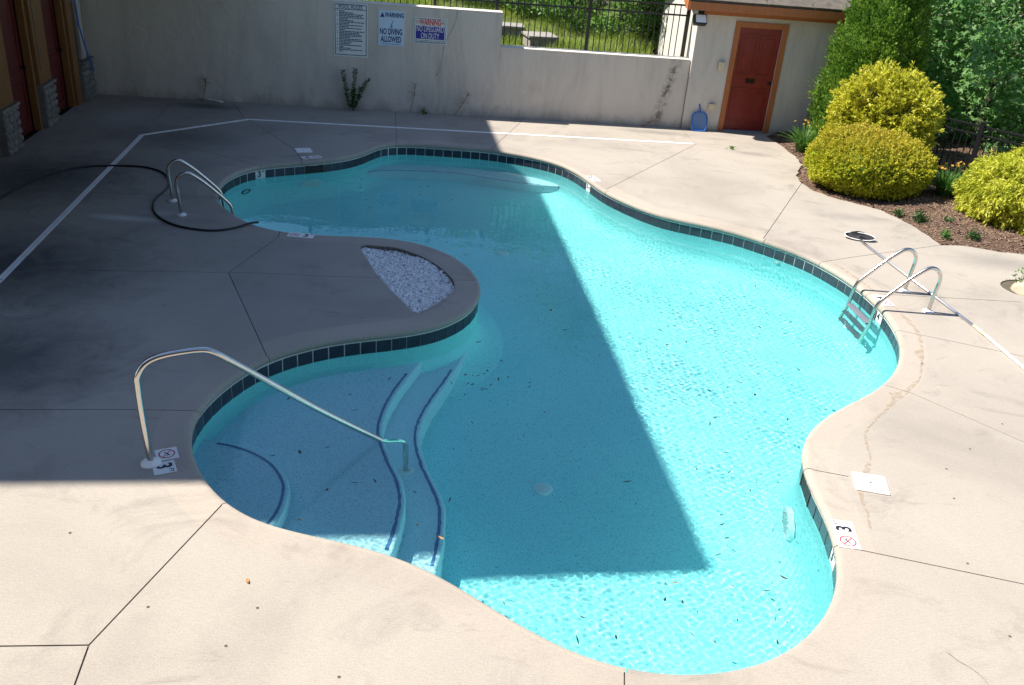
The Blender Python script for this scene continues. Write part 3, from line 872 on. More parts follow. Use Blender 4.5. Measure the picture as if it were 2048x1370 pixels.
M['soil'] = simple('soil', (.09, .075, .05), .95, var=.4, vscale=3, bmp=.5)
def mulch_mat():
    m, nt, b = new_mat('bark_mulch')
    p = pos(nt, (1, 1.4, 1))
    c = ramp(nt, noise(nt, p, 34, 6, .72, .8), [(.34, (.025, .015, .010)), (.5, (.10, .058, .038)), (.66, (.24, .15, .10))])
    nt.links.new(c, b.inputs['Base Color']); b.inputs['Roughness'].default_value = .95
    bump(nt, b, noise(nt, p, 40, 5, .7), 1.0, .02)
    return m
M['mulch'] = mulch_mat()
M['chip'] = simple('mulch_chip', (.19, .122, .085), .9, var=.85, vscale=55)
M['pebble'] = simple('white_pebble', (.86, .86, .86), .6, var=.32, vscale=34)
M['concbox'] = simple('old_concrete', (.27, .25, .23), .9, var=.25, vscale=8, bmp=.3)

# ------------------------------------------------------------------ ground beyond the deck
def sheet(name, x0, x1, y0, y1, n, hf, keep, mat, label):
    nx = int((x1 - x0) / n); ny = int((y1 - y0) / n)
    X, Y = np.meshgrid(np.linspace(x0, x1, nx + 1), np.linspace(y0, y1, ny + 1))
    Z = hf(X, Y)
    i = np.arange((nx + 1) * (ny + 1)).reshape(ny + 1, nx + 1)
    F_ = np.stack([i[:-1, :-1], i[:-1, 1:], i[1:, 1:], i[1:, :-1]], -1).reshape(-1, 4)
    cx = (X[:-1, :-1] + X[1:, 1:]).ravel() / 2; cy = (Y[:-1, :-1] + Y[1:, 1:]).ravel() / 2
    F_ = F_[keep(cx, cy)]
    o = np_mesh(name, np.stack([X, Y, Z], -1).reshape(-1, 3), F_, mat, None, True)
    return tag(o, label, None, None, 'structure')
def low_h(X, Y):
    z = np.full(X.shape, -.30)
    z += -np.clip((X - 8.6) / 5, 0, 1) * 1.6 - np.clip((X - 13) / 40, 0, 1) * 4
    z += .05 * np.sin(X * 1.3) * np.cos(Y * 1.1)
    return z
sheet('ground', -90, 90, -60, 130, 1.0, low_h, lambda x, y: ~((x > -7) & (x < 7) & (y > 1) & (y < 16.5)), M['litter'], 'dark soil sloping away under the trees')
def field_h(X, Y):
    return .98 + .035 * np.clip(Y - 18.5, 0, 30) + .04 * np.sin(X * 1.7) * np.sin(Y * 1.3)
def field_keep(x, y):
    return (y > WALLB(x) + .5) & ~((x > 2.2) & (y < 22)) & (x < 6.5)
sheet('meadow', -40, 7, 17, 62, .4, field_h, lambda x, y: (y > 18.03 + .1227 * x) & ((x < 2.75) | (y > 21.2)), M['soil'], 'rough green meadow behind the retaining wall')

# mulch bed beside the deck
mp = [tuple(p) for p in MULCH_C]
poly = mp + [(9.8, 12.0), (9.8, 19.2), (5.05, WALLB(5.0) + .03)]
poly = np.array(poly)
x0, y0 = poly.min(0); x1, y1 = poly.max(0)
mcv = [Vector(p) for p in poly]; mce = [(k, (k + 1) % len(poly)) for k in range(len(poly))]
gx, gy = np.meshgrid(np.arange(x0, x1, .16), np.arange(y0, y1, .16))
gp = np.stack([gx.ravel(), gy.ravel()], 1) + rng.normal(0, .03, (gx.size, 2)); gp = gp[inside(gp, poly)]
mcv += [Vector(p) for p in gp]
rv, re_, rf, _a, _b, _c = delaunay_2d_cdt(mcv, mce, [], 0, 1e-4)
def mulch_z(x, y):
    d = np.min(np.linalg.norm(MULCH_C[None] - np.stack([x, y], -1).reshape(-1, 1, 2), axis=2), axis=1).reshape(np.shape(x))
    return -.035 + .10 * (1 - np.exp(-d / .35)) + .03 * np.sin(5 * x + 2) * np.sin(6 * y)* np.clip(d * 3, 0, 1)
V2 = np.array([(v.x, v.y) for v in rv]); T2 = np.array([t for t in rf if len(t) == 3])
T2 = T2[inside(V2[T2].mean(1), poly)]
bed = np_mesh('mulch_bed', np.column_stack([V2, mulch_z(V2[:, 0], V2[:, 1])]), T2, M['mulch'], None, True)
tag(bed, 'brown bark mulch bed bordering the deck', None, None, 'structure')
def chips(n):
    P = np.column_stack([rng.uniform(x0, x1, n), rng.uniform(y0, y1, n)]); P = P[inside(P, poly)]
    z = mulch_z(P[:, 0], P[:, 1]) + .006
    k = len(P); L = rng.uniform(.012, .038, k); Wd = rng.uniform(.004, .011, k); a = rng.uniform(0, 6.28, k); ti = rng.normal(0, .3, k)
    d = np.stack([np.cos(a), np.sin(a), ti], 1); s = np.stack([-np.sin(a), np.cos(a), rng.normal(0, .3, k)], 1)
    c = np.column_stack([P, z])
    h = np.array([0, 0, .004])
    v = np.stack([c - d * L[:, None] - s * Wd[:, None], c + d * L[:, None] - s * Wd[:, None], c + d * L[:, None] * .9 + s * Wd[:, None], c - d * L[:, None] * .9 + s * Wd[:, None],
                  c - d * L[:, None] * .8 + h, c + d * L[:, None] * .8 + h], 1).reshape(-1, 3)
    b = (np.arange(k) * 6)[:, None]
    f = np.concatenate([b + np.array([[0, 1, 5, 4]]), b + np.array([[4, 5, 2, 3]])])
    return v, f
cvx, cf = chips(26000)
co = np_mesh('mulch_chips', cvx, cf, M['chip'], None)
tag(co, 'loose brown bark chips scattered over the bed', 'mulch', None, 'stuff')

# ------------------------------------------------------------------ the long wall
WT = .33
def wp(s, out=0.0, z=0.0):
    """point on the front face of the long wall: s metres along, out metres towards the camera"""
    return Vector((0, 17.719, 0)) + U * s - V * out + UP * z
M['cap'] = simple('wall_cap', (.62, .58, .52), .85, var=.12, vscale=6, bmp=.2)
wall = thing('retaining_wall', 'tall stained stucco wall with three signs, stepping down to a low run', 'wall', wp(-2))
mb = MB(); mb.frame(wp(-8.35, 0, -.2), U * (8.35 - .69), V * WT, UP * (2.125)); mb.build('high_run', M['stucco'], wall)
mb = MB(); mb.frame(wp(-.688, 0, -.2), U * 3.70, V * WT, UP * 1.505); mb.build('low_run', M['stucco'], wall)
# rough edge wash of the cap (thin skim coat)
mb = MB(); mb.frame(wp(-8.35, .006, 1.926), U * (8.35 - .684), V * (WT + .012), UP * .014, .005); mb.build('high_cap', M['cap'], wall)
mb = MB(); mb.frame(wp(-.684, .006, 1.306), U * 3.69, V * (WT + .012), UP * .014, .005); mb.build('low_cap', M['cap'], wall)
def ribbon(pts, w, z_off, name, mat, parent, nrm):
    mb = MB(); n = len(pts); nrm = Vector(nrm)
    for i, p in enumerate(pts):
        a = Vector(pts[max(0, i - 1)]); b = Vector(pts[min(n - 1, i + 1)])
        sd = (b - a).cross(nrm).normalized(); wi_ = w * random.uniform(.5, 1.3)
        mb.v += [tuple(Vector(p) + nrm * z_off + sd * wi_), tuple(Vector(p) + nrm * z_off - sd * wi_)]
    for i in range(n - 1): mb.f.append((2 * i, 2 * i + 1, 2 * i + 3, 2 * i + 2))
    return mb.build(name, mat, parent)
M['crackdark'] = simple('crack_shadow', (.10, .085, .07), .95)
cp = [wp(-1.536 + (-.353) * t + .03 * math.sin(9 * t) + random.gauss(0, .006), 0, 1.92 - 1.2 * t) for t in np.linspace(0, 1, 30)]
ribbon(cp, .003, .003, 'crack', M['crackdark'], wall, -V)

# ------------------------------------------------------------------ shed with red door
SF = lambda s, out=0.0, z=0.0: Vector((0, 17.66, 0)) + U * s - V * out + UP * z
S0, S1, SD = 3.03, 7.05, 2.72
shed = thing('pool_shed', 'cream stucco shed with orange trim and shingled roof', 'shed', SF(5))
DL, DR, DT = 3.87, 4.72, 1.985          # door leaf
mb = MB()
mb.frame(SF(S0, 0, -.2), U * (DL - S0), V * .14, UP * 2.42)
mb.frame(SF(DR, 0, -.2), U * (S1 - DR), V * .14, UP * 2.42)
mb.frame(SF(DL, 0, DT), U * (DR - DL), V * .14, UP * (2.22 - DT))
mb.build('front_wall', M['shed_stucco'], shed)
mb = MB(); mb.frame(SF(S0, -.1405, -.2), U * .14, V * (SD - .14), UP * 3.0)
sw = mb.build('side_wall', M['shed_stucco'], shed)
mb = MB(); mb.frame(SF(S1 - .14, -.1405, -.2), U * .14, V * (SD - .14), UP * 2.42); mb.build('side_wall', M['shed_stucco'], shed)
mb = MB(); mb.frame(SF(S0 + .1405, -SD + .14, -.2), U * (S1 - S0 - .281), V * .138, UP * 2.42); mb.build('rear_wall', M['shed_stucco'], shed)
# door
dr = MB(); dr.frame(SF(DL + .003, -.035, .03), U * (DR - DL - .006), V * .045, UP * (DT - .033))
door = dr.build('door', M['red_door'], shed)
for a, b in ((.08, .40), (.45, .77)):
    for z0, z1 in ((.20, .86), (1.10, 1.86)):
        mb = MB(); w = b - a
        o = SF(DL + a, -.033, z0)
        mb.frame(o, U * w, -V * .010, UP * .022); mb.frame(o + UP * (z1 - z0 - .022), U * w, -V * .010, UP * .022)
        mb.frame(o + UP * .022, U * .022, -V * .010, UP * (z1 - z0 - .044)); mb.frame(o + UP * .022 + U * (w - .022), U * .022, -V * .010, UP * (z1 - z0 - .044))
        mb.frame(o + UP * .07 + U * .07, U * (w - .14), -V * .007, UP * (z1 - z0 - .14), .003)
        mb.build('panel', M['red_door'], door)
for k in range(2):
    mb = MB(); o = SF(DL + .30 + k * .10, -.025, .955); mb.frame(o, U * .085, -V * .004, UP * .085)
    mb.build('door_plate', M['dark_metal'], door)
mb = MB(); mb.lathe([(.03, 0), (.03, .008), (.011, .012), (.011, .045), (.024, .05), (.026, .065), (.015, .075)], SF(DR - .06, -.03, .97), 16, -V); mb.build('door_knob', M['dark_metal'], door, auto=40)
mb = MB(); mb.frame(SF(DL - .10, .002, 0.0), U * .10, -V * .024, UP * 2.09, .003); mb.build('door_trim', M['orange'], shed)
mb = MB(); mb.frame(SF(DR, .002, 0.0), U * .10, -V * .024, UP * 2.09, .003); mb.build('door_trim', M['orange'], shed)
mb = MB(); mb.frame(SF(DL + .001, .002, DT + .002), U * (DR - DL - .002), -V * .022, UP * .10, .003); mb.build('door_trim', M['orange'], shed)
mb = MB(); mb.frame(SF(DL + .002, -.04, -.02), U * (DR - DL - .004), -V * .10, UP * .05, .004); mb.build('door_sill', M['grey_sill'], shed)
# roof: eave faces the pool, gable ends to the sides
OH, RS = .30, .42                      # overhang, rise per metre
ez = 2.215
E0, E1 = S0 - .32, S1 + .35
half = SD / 2
for sgn in (0, 1):
    mb = MB()
    if sgn == 0: a, d = SF(E0, OH, ez + .19), V * (half + OH)
    else: a, d = SF(E0, -SD - OH, ez + .19), -V * (half + OH)
    mb.frame(a, U * (E1 - E0), d + UP * RS * (half + OH), UP * .035)
    rf_ = mb.build('roof_slope', M['roof'], shed)
    if sgn == 0: roof0 = rf_
mb = MB(); mb.frame(SF(E0 + .02, OH - .002, ez + .045), U * (E1 - E0 - .04), -V * .024, UP * .145, .003); mb.build('fascia', M['orange'], shed)
mb = MB(); mb.frame(SF(S0 - .01, .024, ez - .045), U * (S1 - S0 + .02), V * .022, UP * .12, .003); mb.build('frieze_board', M['orange'], shed)
mb = MB(); mb.frame(SF(E0 + .02, .003, ez + .052), U * (E1 - E0 - .04), -V * (OH - .006), UP * .012); mb.build('soffit', M['orange2'], shed)
for x in (E0 - .004, E1 - .02):
    for sgn in (0, 1):
        mb = MB()
        a, d = (SF(x, OH - .01, ez + .02), V * (half + OH)) if sgn == 0 else (SF(x, -SD - OH + .01, ez + .02), -V * (half + OH))
        mb.frame(a, U * .024, d + UP * RS * (half + OH), UP * .168); mb.build('rake_board', M['orange'], shed)
for x in (S0 + .002, S1 - .142):
    mb = MB(); a = SF(x, 0, 2.222); b = SF(x, -SD, 2.222); c_ = SF(x, -half, 2.222 + RS * half + .10)
    v = [a, b, c_, a + U * .138, b + U * .138, c_ + U * .138]
    mb.add(v, [(0, 1, 2), (5, 4, 3), (0, 3, 4, 1), (1, 4, 5, 2), (2, 5, 3, 0)]); mb.build('gable', M['shed_stucco'], shed)
sl = (V + UP * RS).normalized(); sn = (UP - V * RS).normalized()
sh_me = None
for r in range(9):
    for k in range(int((E1 - E0) / .30)):
        if sh_me is None:
            mb = MB(); mb.v = []; mb.frame(Vector((0, 0, 0)), U * .292, sl * .20, sn * .012)
            sh = mb.build('shingle', M['roof'], shed); sh_me = sh.data; o = sh
        else:
            o = bpy.data.objects.new('shingle', sh_me); COL.objects.link(o); o.parent = shed
        q = SF(E0 + .30 * k + (.15 if r % 2 else 0.0) + random.uniform(-.01, .01), OH + .03, ez + .228) + sl * (r * .14) + sn * random.uniform(.0, .004)
        o.location = q - shed.location + (Vector((0, 0, 0)) if o is not sh else wloc(shed))
        if o is sh: o.location = q
sh.location = SF(E0, OH + .03, ez + .228) 
# fix-up: the first shingle's mesh was stored relative to the shed
sh_off = wloc(shed)
for o in shed.children:
    if o.data is sh_me: o.location = Vector(o.location) if o is sh else Vector(o.location) + sh_off

# floodlight, bell box, outlet box (hung on the shed)
fl = thing('floodlight', 'grey square floodlight under the shed eave corner', 'floodlight', SF(3.02, .06, 2.12))
mb = MB(); mb.frame(SF(2.99, .03, 2.18), U * .10, -V * .08, UP * .06); mb.build('bracket', M['dark_metal'], fl)
mb = MB(); q = SF(2.88, .30, 2.03)
mb.frame(q, U * .24, V * .10 + UP * .16, V * .11 - UP * .06, .012); mb.build('housing', M['dark_metal'], fl)
mb = MB(); mb.frame(q + U * .02 + V * .006 - (V * .11 - UP * .06) * .03 + UP * .018, U * .20, V * .08 + UP * .125, -(V * .11 - UP * .06) * .02); mb.build('lens', M['plastic_white'], fl)
bb = MB(); bb.frame(SF(3.55, .001, 1.17), U * .14, -V * .06, UP * .165, .018); tag(bb.build('chime_box', M['cream'], None, auto=40), 'small cream plastic box on the wall beside the shed door', 'wall box')
ob = thing('outlet_box', 'low tan outlet box with cover on the shed wall', 'outlet', SF(3.56, 0, .45))
mb = MB(); mb.frame(SF(3.50, .001, .42), U * .13, -V * .05, UP * .09, .006); mb.build('cover', M['cream'], ob)
mb = MB(); mb.frame(SF(3.50, .03, .512), U * .13, -V * .05, UP * .012, .003); mb.build('lid', M['cream'], ob)

# ------------------------------------------------------------------ lodge along the shaded side, and the wing the photo is taken from
M['lodge_door'] = simple('oxblood_paint', (.10, .010, .010), .45, var=.12, vscale=5)  # red door paint darkened to carry the deep shade here
M['lodge_wood'] = simple('dark_ochre_wood', (.20, .088, .026), .6, var=.25, vscale=7, stretch=(6, 6, .6), bmp=.1, bscale=30)  # ochre trim wood with the shade of this side put into its colour
lodge = thing('lodge_building', 'dark lodge wall with two red doors, timber posts and stone bases', 'building', lw(2))
LTOP = 9.1
BK = -LWN
mb = MB(); mb.frame(lw(-5.95, 0, -.2), LWU * (5.95 + .70), BK * .3, UP * (LTOP + .2))
mb.frame(lw(.70, -.0, 2.12), LWU * (3.40 - .70), BK * .3, UP * (LTOP - 2.12))
mb.frame(lw(1.72, 0, -.2), LWU * (2.40 - 1.72), BK * .3, UP * 2.32)
mb.frame(lw(3.40, 0, -.2), LWU * (10.5 - 3.40), BK * .3, UP * (LTOP + .2))
mb.frame(lw(-5.95, -.3, -.2), LWU * .3, BK * 9.7, UP * (LTOP + .2))
mb.frame(lw(10.2, -.3, -.2), LWU * .3, BK * 9.7, UP * (LTOP + .2))
mb.frame(lw(-5.65, -9.7, -.2), LWU * 15.85, BK * .3, UP * (LTOP + .2))
mb.build('wall', M['lodge_stucco'], lodge)
mb = MB(); a = lw(-6.10, .64, LTOP); mb.frame(a, LWU * 17.0, Vector((-.993, -.117, 0)) * 5.9 + UP * 1.3, UP * .28)
mb.build('roof', M['roof'], lodge)
mb = MB(); mb.frame(lw(-5.8, -10.9, LTOP), LWU * 17.0, LWN * 5.4 + UP * 1.2, UP * .28); mb.build('roof', M['roof'], lodge)
for y0_, y1_ in ((.76, 1.66), (2.45, 3.36)):
    mb = MB(); mb.frame(lw(y0_, -.10, .01), LWU * (y1_ - y0_), BK * .05, UP * 2.10)
    d_ = mb.build('door', M['lodge_door'], lodge)
    w = y1_ - y0_
    for z0, z1 in ((.15, .78), (.92, 1.98)):
        mb = MB(); o = lw(y0_ + .12, -.098, z0)
        mb.frame(o, LWU * (w - .24), LWN * .010, UP * .02); mb.frame(o + UP * (z1 - z0 - .02), LWU * (w - .24), LWN * .010, UP * .02)
        mb.frame(o + UP * .021, LWU * .02, LWN * .010, UP * (z1 - z0 - .042)); mb.frame(o + UP * .021 + LWU * (w - .26), LWU * .02, LWN * .010, UP * (z1 - z0 - .042))
        mb.build('panel', M['lodge_door'], d_)
    mb = MB(); mb.lathe([(.03, 0), (.03, .008), (.011, .012), (.011, .05), (.028, .055), (.028, .07), (.015, .08)], lw(y1_ - .08, -.10, .98), 14, LWN); mb.build('door_knob', M['dark_metal'], d_, auto=40)
    for yy in (y0_ - .075, y1_ + .002):
        mb = MB(); mb.frame(lw(yy, -.08, 0.0), LWU * .073, LWN * .105, UP * 2.11, .003); mb.build('door_trim', M['lodge_wood'], lodge)
    mb = MB(); mb.frame(lw(y0_ - .075, -.08, 2.112), LWU * (w + .15), LWN * .105, UP * .09, .003); mb.build('door_trim', M['lodge_wood'], lodge)
for y0_, y1_, zt in ((.12, .66, .62), (1.80, 2.30, .64), (3.48, 3.74, .0), (-1.6, -1.2, .62)):
    mb = MB(); mb.frame(lw(y0_, .001, zt), LWU * (y1_ - y0_), LWN * .06, UP * (4.6 - zt), .004)
    mb.build('timber_post', M['lodge_wood'], lodge)
    if y1_ - y0_ > .3:
        mb = MB(); mb.frame(lw(y0_ + .10, .0615, zt + .25), LWU * .03, LWN * .006, UP * 3.5); mb.build('post_groove', M['joint'], lodge)
mb = MB(); mb.frame(lw(4.05, .001, .66), LWU * .26, LWN * .05, UP * 4.0, .004); mb.build('corner_board', M['lodge_base'], lodge)
def stones(y0_, y1_, zt, dep):
    mb = MB(); mb.frame(lw(y0_ + .01, .001, 0), LWU * (y1_ - y0_ - .02), LWN * (dep - .03), UP * (zt - .01)); mb.build('stone_core', M['mortar'], lodge)
    z = .005
    while z < zt - .03:
        h = min(random.uniform(.07, .14), zt - z)
        y = y0_
        while y < y1_ - .02:
            w = min(random.uniform(.09, .20), y1_ - y)
            if y1_ - y - w < .05: w = y1_ - y
            c0 = lw(y + w / 2, dep - .03, z + h / 2)
            bm = bmesh.new(); bmesh.ops.create_icosphere(bm, subdivisions=1, radius=1.0)
            mbs = MB()
            for v in bm.verts:
                q = v.co
                q = Vector([math.copysign(abs(t) ** .55, t) for t in q]) * random.uniform(.88, 1.04)
                mbs.v.append(tuple(c0 + LWU * q.x * (w / 2 - .004) + LWN * q.y * random.uniform(.035, .05) + UP * q.z * (h / 2 - .004)))
            bm.verts.index_update(); mbs.f = [tuple(v.index for v in f.verts) for f in bm.faces]; bm.free()
            mbs.build('stone', M['stone'], lodge, smooth=True)
            y += w
        z += h
mb = MB(); mb.frame(lw(-4.9, .08, 2.9), LWU * 9.2, LWN * 3.0, UP * .22); mb.build('balcony_floor', M['lodge_wood'], lodge)  # balcony added out of view, blocks sky to darken the deck
mb = MB(); mb.frame(lw(-4.9, 3.02, 3.13), LWU * 9.2, LWN * .05, UP * 1.0); mb.build('balcony_front', M['lodge_stucco'], lodge)
stones(.10, .67, .62, .12); stones(1.79, 2.31, .64, .12); stones(3.76, 4.40, .66, .14)
mb = MB(); mb.frame(lw(.05, .001, .62), LWU * .66, LWN * .13, UP * .04, .006); mb.build('stone_cap', M['stone'], lodge)
mb = MB(); mb.frame(lw(1.75, .001, .64), LWU * .60, LWN * .13, UP * .04, .006); mb.build('stone_cap', M['stone'], lodge)
mb = MB(); mb.frame(lw(3.75, .001, .66), LWU * .66, LWN * .15, UP * .04, .006); mb.build('stone_cap', M['stone'], lodge)
# blue cord hanging beside the far door
cord = MB(); cord.tube([lw(3.86, .10, 2.6), lw(3.88, .09, 2.0), lw(3.93, .10, 1.3), lw(3.98, .15, .9), lw(4.02, .20, .62), lw(4.08, .20, .50)], .014, 8)
tag(cord.build('hanging_cord', M['blue'], None, smooth=True), 'blue cord hanging down the wall next to the far lodge door', 'cord')
wing = thing('lodge_wing', 'pale lodge wing with balcony behind the viewpoint', 'building', (0, -3, 0))
mb = MB(); mb.box(-16, 12, -9.0, -2.2, -.3, 8.5); mb.build('wall', M['lodge_stucco'], wing)
mb = MB(); mb.box(-16.4, 12.4, -9.5, -1.7, 8.5, 8.8); mb.build('roof', M['roof'], wing)
mb = MB(); mb.box(-4, 4, -2.19, -.35, 2.0, 2.2); mb.build('balcony_floor', M['lodge_wood'], wing)

# ------------------------------------------------------------------ fences
def fence(name, label, A, B, z0, zt, rails, pitch, posts, post_top, base=None):
    A = Vector(A); B = Vector(B); d = (B - A); L = d.length; d.normalize(); n = Vector((-d.y, d.x, 0))
    f = thing(name, label, 'fence', (A.x, A.y, z0))
    for s, w in posts:
        mb = MB(); mb.frame(A + d * (s - w / 2) - n * w / 2 + UP * (z0), d * w, n * w, UP * (post_top - z0), .004)
        mb.frame(A + d * (s - w / 2 - .006) - n * (w / 2 + .006) + UP * (post_top + .0005), d * (w + .012), n * (w + .012), UP * .02, .004)
        mb.build('post', M['black_fence'], f)
    for z in rails:
        mb = MB(); mb.frame(A - n * .014 + UP * (z - .016), d * L, n * .028, UP * .032, .003); mb.build('rail', M['black_fence'], f)
    mb = MB(); mb.frame(Vector((A.x, A.y, z0)) - n * .008 - d * .008 , d * .016, n * .016, UP * (zt - z0)); me = None
    k = pitch / 2
    while k < L:
        if all(abs(k - s) > w / 2 + .02 for s, w in posts):
            if me is None: o = mb.build('picket', M['black_fence'], f); me = o.data
            else:
                o = bpy.data.objects.new('picket', me); COL.objects.link(o); o.parent = f
            o.location = d * k
        k += pitch
    return f
fence('wall_fence', 'black metal picket fence standing behind the long wall', wp(-4.4, -WT - .03), wp(2.97, -WT - .03), 1.02, 2.28, (1.14, 2.08, 2.265), .1165, ((.05, .06), (2.45, .06), (3.62, .065), (5.40, .065), (7.33, .065)), 2.36)
fence('bed_fence', 'black metal picket fence behind the shrubs at the woodland edge', (6.40, 17.60, 0), (10.2, 13.18, 0), -.45, .93, (-.2, .77, .92), .115, ((.05, .06), (2.22, .075), (4.62, .075)), .98)

# ------------------------------------------------------------------ gravel wedge
gz = -.05
gpoly = np.array(GRAV)
mb = MB()
n = len(gpoly)
mb.v = [(p[0], p[1], gz - .03) for p in gpoly]
mb.f = [tuple(range(n))]
gb = mb.build('gravel_bed', M['soil'], None)
tag(gb, 'shallow wedge-shaped recess in the deck peninsula', None, None, 'structure')
mb = MB()
for i in range(n):
    a, b = gpoly[i], gpoly[(i + 1) % n]
    k = len(mb.v); mb.v += [(a[0], a[1], -.002), (b[0], b[1], -.002), (b[0], b[1], gz - .03), (a[0], a[1], gz - .03)]; mb.f.append((k, k + 1, k + 2, k + 3))
mb.build('recess_edge', M['coping'], gb)
def pebbles(n, poly, zf, smin, smax):
    lo, hi = poly.min(0), poly.max(0)
    P = rng.uniform(lo, hi, (n, 2)); P = P[inside(P, poly)]; k = len(P)
    base = np.array([(1, 0, 0), (-1, 0, 0), (0, 1, 0), (0, -1, 0), (0, 0, 1), (0, 0, -1), (.62, .62, .45), (-.62, .62, .45), (-.62, -.62, .45), (.62, -.62, .45)], float)
    fc = np.array([(6, 7, 4), (7, 8, 4), (8, 9, 4), (9, 6, 4), (0, 2, 6), (2, 1, 7), (1, 3, 8), (3, 0, 9), (6, 2, 7), (7, 1, 8), (8, 3, 9), (9, 0, 6)])
    s = rng.uniform(smin, smax, (k, 1)) * rng.uniform(.6, 1.25, (k, 3)); s[:, 2] *= .75
    a = rng.uniform(0, 6.28, k); tl = rng.normal(0, .45, (k, 2))
    v = base[None] * s[:, None, :] * rng.uniform(.85, 1.15, (k, 10, 1))
    ca, sa = np.cos(a)[:, None], np.sin(a)[:, None]
    x = v[:, :, 0] * ca - v[:, :, 1] * sa; y = v[:, :, 0] * sa + v[:, :, 1] * ca
    z = v[:, :, 2] + tl[:, :1] * x + tl[:, 1:] * y
    z0 = zf(P) + rng.uniform(-.010, .010, k)
    out = np.stack([x + P[:, :1], y + P[:, 1:], z + z0[:, None]], -1).reshape(-1, 3)
    f = (np.arange(k) * 10)[:, None, None] + fc[None]
    return out, f.reshape(-1, 3)
pv, pf = pebbles(19000, gpoly, lambda P: gz + .018 * np.sin(P[:, 0] * 5) * np.sin(P[:, 1] * 4), .012, .022)
tag(np_mesh('gravel', pv, pf, M['pebble'], None), 'white and grey decorative pebbles filling the wedge', 'gravel', None, 'stuff')

# ------------------------------------------------------------------ orange mortar patches along the cracked coping joint
def crack_mat():
    m, nt, b = new_mat('orange_mortar')
    p = pos(nt)
    c = ramp(nt, noise(nt, p, 9, 5, .7, .5), [(.3, (.40, .36, .31)), (.48, (.42, .335, .24)), (.62, (.41, .305, .20)), (.75, (.46, .43, .39))])
    nt.links.new(c, b.inputs['Base Color']); b.inputs['Roughness'].default_value = .9
    bump(nt, b, noise(nt, p, 70, 4, .7), .4, .004)
    nt.links.new(ramp(nt, noise(nt, p, 14, 6, .75, .8), [(.44, 0.0), (.60, .7)]), b.inputs['Alpha'])
    return m
M['patch'] = crack_mat()
CC = resample(catmull(np.array(CRACK), False, 4), .03, closed=False)
CC = CC[:int(len(CC) * .86)]
CC += .5 * rng.normal(0, .006, CC.shape)
nrm2 = np.gradient(CC, axis=0); nrm2 = np.stack([nrm2[:, 1], -nrm2[:, 0]], 1); nrm2 /= np.linalg.norm(nrm2, axis=1)[:, None] + 1e-9
ss = np.linspace(0, 1, len(CC))
wv = .010 + .028 * np.clip(np.sin(ss * 23) + .3 * np.sin(ss * 57 + 1), 0, 1) + np.abs(rng.normal(0, .004, len(CC)))
for c0, w0, h0 in ((.62, .014, .095), (.42, .018, .07), (.28, .02, .05), (.20, .012, .04)):
    wv += h0 * np.exp(-((ss - c0) / w0) ** 2)
mb = MB()
for i in range(len(CC)):
    toward = -nrm2[i] if np.dot(nrm2[i], np.array([1.0, 0])) > 0 else nrm2[i]
    a = CC[i] - toward * .008; b = CC[i] + toward * wv[i]
    mb.v += [(a[0], a[1], .0035), (b[0], b[1], .0035)]
for i in range(len(CC) - 1): mb.f.append((2 * i, 2 * i + 1, 2 * i + 3, 2 * i + 2))
pt = mb.build('mortar_patch', M['patch'], deck)
bm = bmesh.new(); bm.from_mesh(pt.data)
for f in bm.faces:
    f.normal_update()
    if f.normal.z < 0: f.normal_flip()
bm.to_mesh(pt.data); bm.free()
# faint cast line where the coping band meets the slab
M['pale_line'] = simple('pale_cast_line', (.46, .43, .39), .9)
for a0, a1 in (((-1.9, 7.4), (-.5, 8.6)), ((-.9, 10.0), (-4.0, 10.7))):
    s0, s1 = near_s(a0), near_s(a1)
    if (s1 - s0) % PER > PER / 2: s0, s1 = s1, s0
    L_ = (s1 - s0) % PER
    q = [at_s(s0 + L_ * k / 60, .27 + .012 * math.sin(k * .7))[0] for k in range(61)]
    ribbon([(a[0], a[1], 0) for a in q], .0022, .0035, 'cast_line', M['pale_line'], deck, (0, 0, 1))
# hairline cracks
for C0 in ([(2.75, 4.1), (2.9, 3.9), (2.95, 3.6)],):
    q = resample(catmull(np.array(C0), False, 6), .04, closed=False); q += rng.normal(0, .006, q.shape)
    ribbon([(a[0], a[1], 0) for a in q], .0012, .0035, 'hairline_crack', M['crackdark'], deck, (0, 0, 1))

# ------------------------------------------------------------------ slotted channel drain
for a, b in zip(DRAIN[:-1], DRAIN[1:]):
    A = Vector((a[0], a[1], 0)); B = Vector((b[0], b[1], 0)); d = (B - A); L = d.length; d.normalize(); n = Vector((-d.y, d.x, 0))
    if 'drain' not in M:
        M['drain'] = simple('white_grate', (.90, .90, .90), .5, var=.1, vscale=6)
        dth = thing('channel_drain', 'long white slotted drain strip crossing the deck', 'drain', (DRAIN[1][0], DRAIN[1][1], 0))
    w = .034
    mb = MB()
    mb.frame(A + n * (w - .010) + UP * .0005, d * L, n * .010, UP * .0055); mb.frame(A - n * w + UP * .0005, d * L, n * .010, UP * .0055)
    k = .01
    while k < L - .02:
        mb.frame(A + d * k - n * (w - .0102) + UP * .0005, d * .0175, n * (2 * w - .0204), UP * .0048); k += .02
    mb.build('grate', M['drain'], dth)
    mb = MB(); mb.frame(A - n * (w - .008) + UP * .0006, d * L, n * (2 * w - .016), UP * .0012); mb.build('channel', M['joint'], dth)

# ------------------------------------------------------------------ hose
H = resample(catmull(np.array(HOSE), False, 8), .05, closed=False)
zs = np.full(len(H), .014)
zs[-9:] = [.014, .016, .018, .021, .024, .026, .027, .026, .022]
tag((lambda m: (m.tube([(p[0], p[1], z) for p, z in zip(H, zs)], .0135, 10), m)[1])(MB()).build('garden_hose', M['rubber'], None, smooth=True), 'black hose trailing from the lodge and looping round the ladder foot', 'hose')

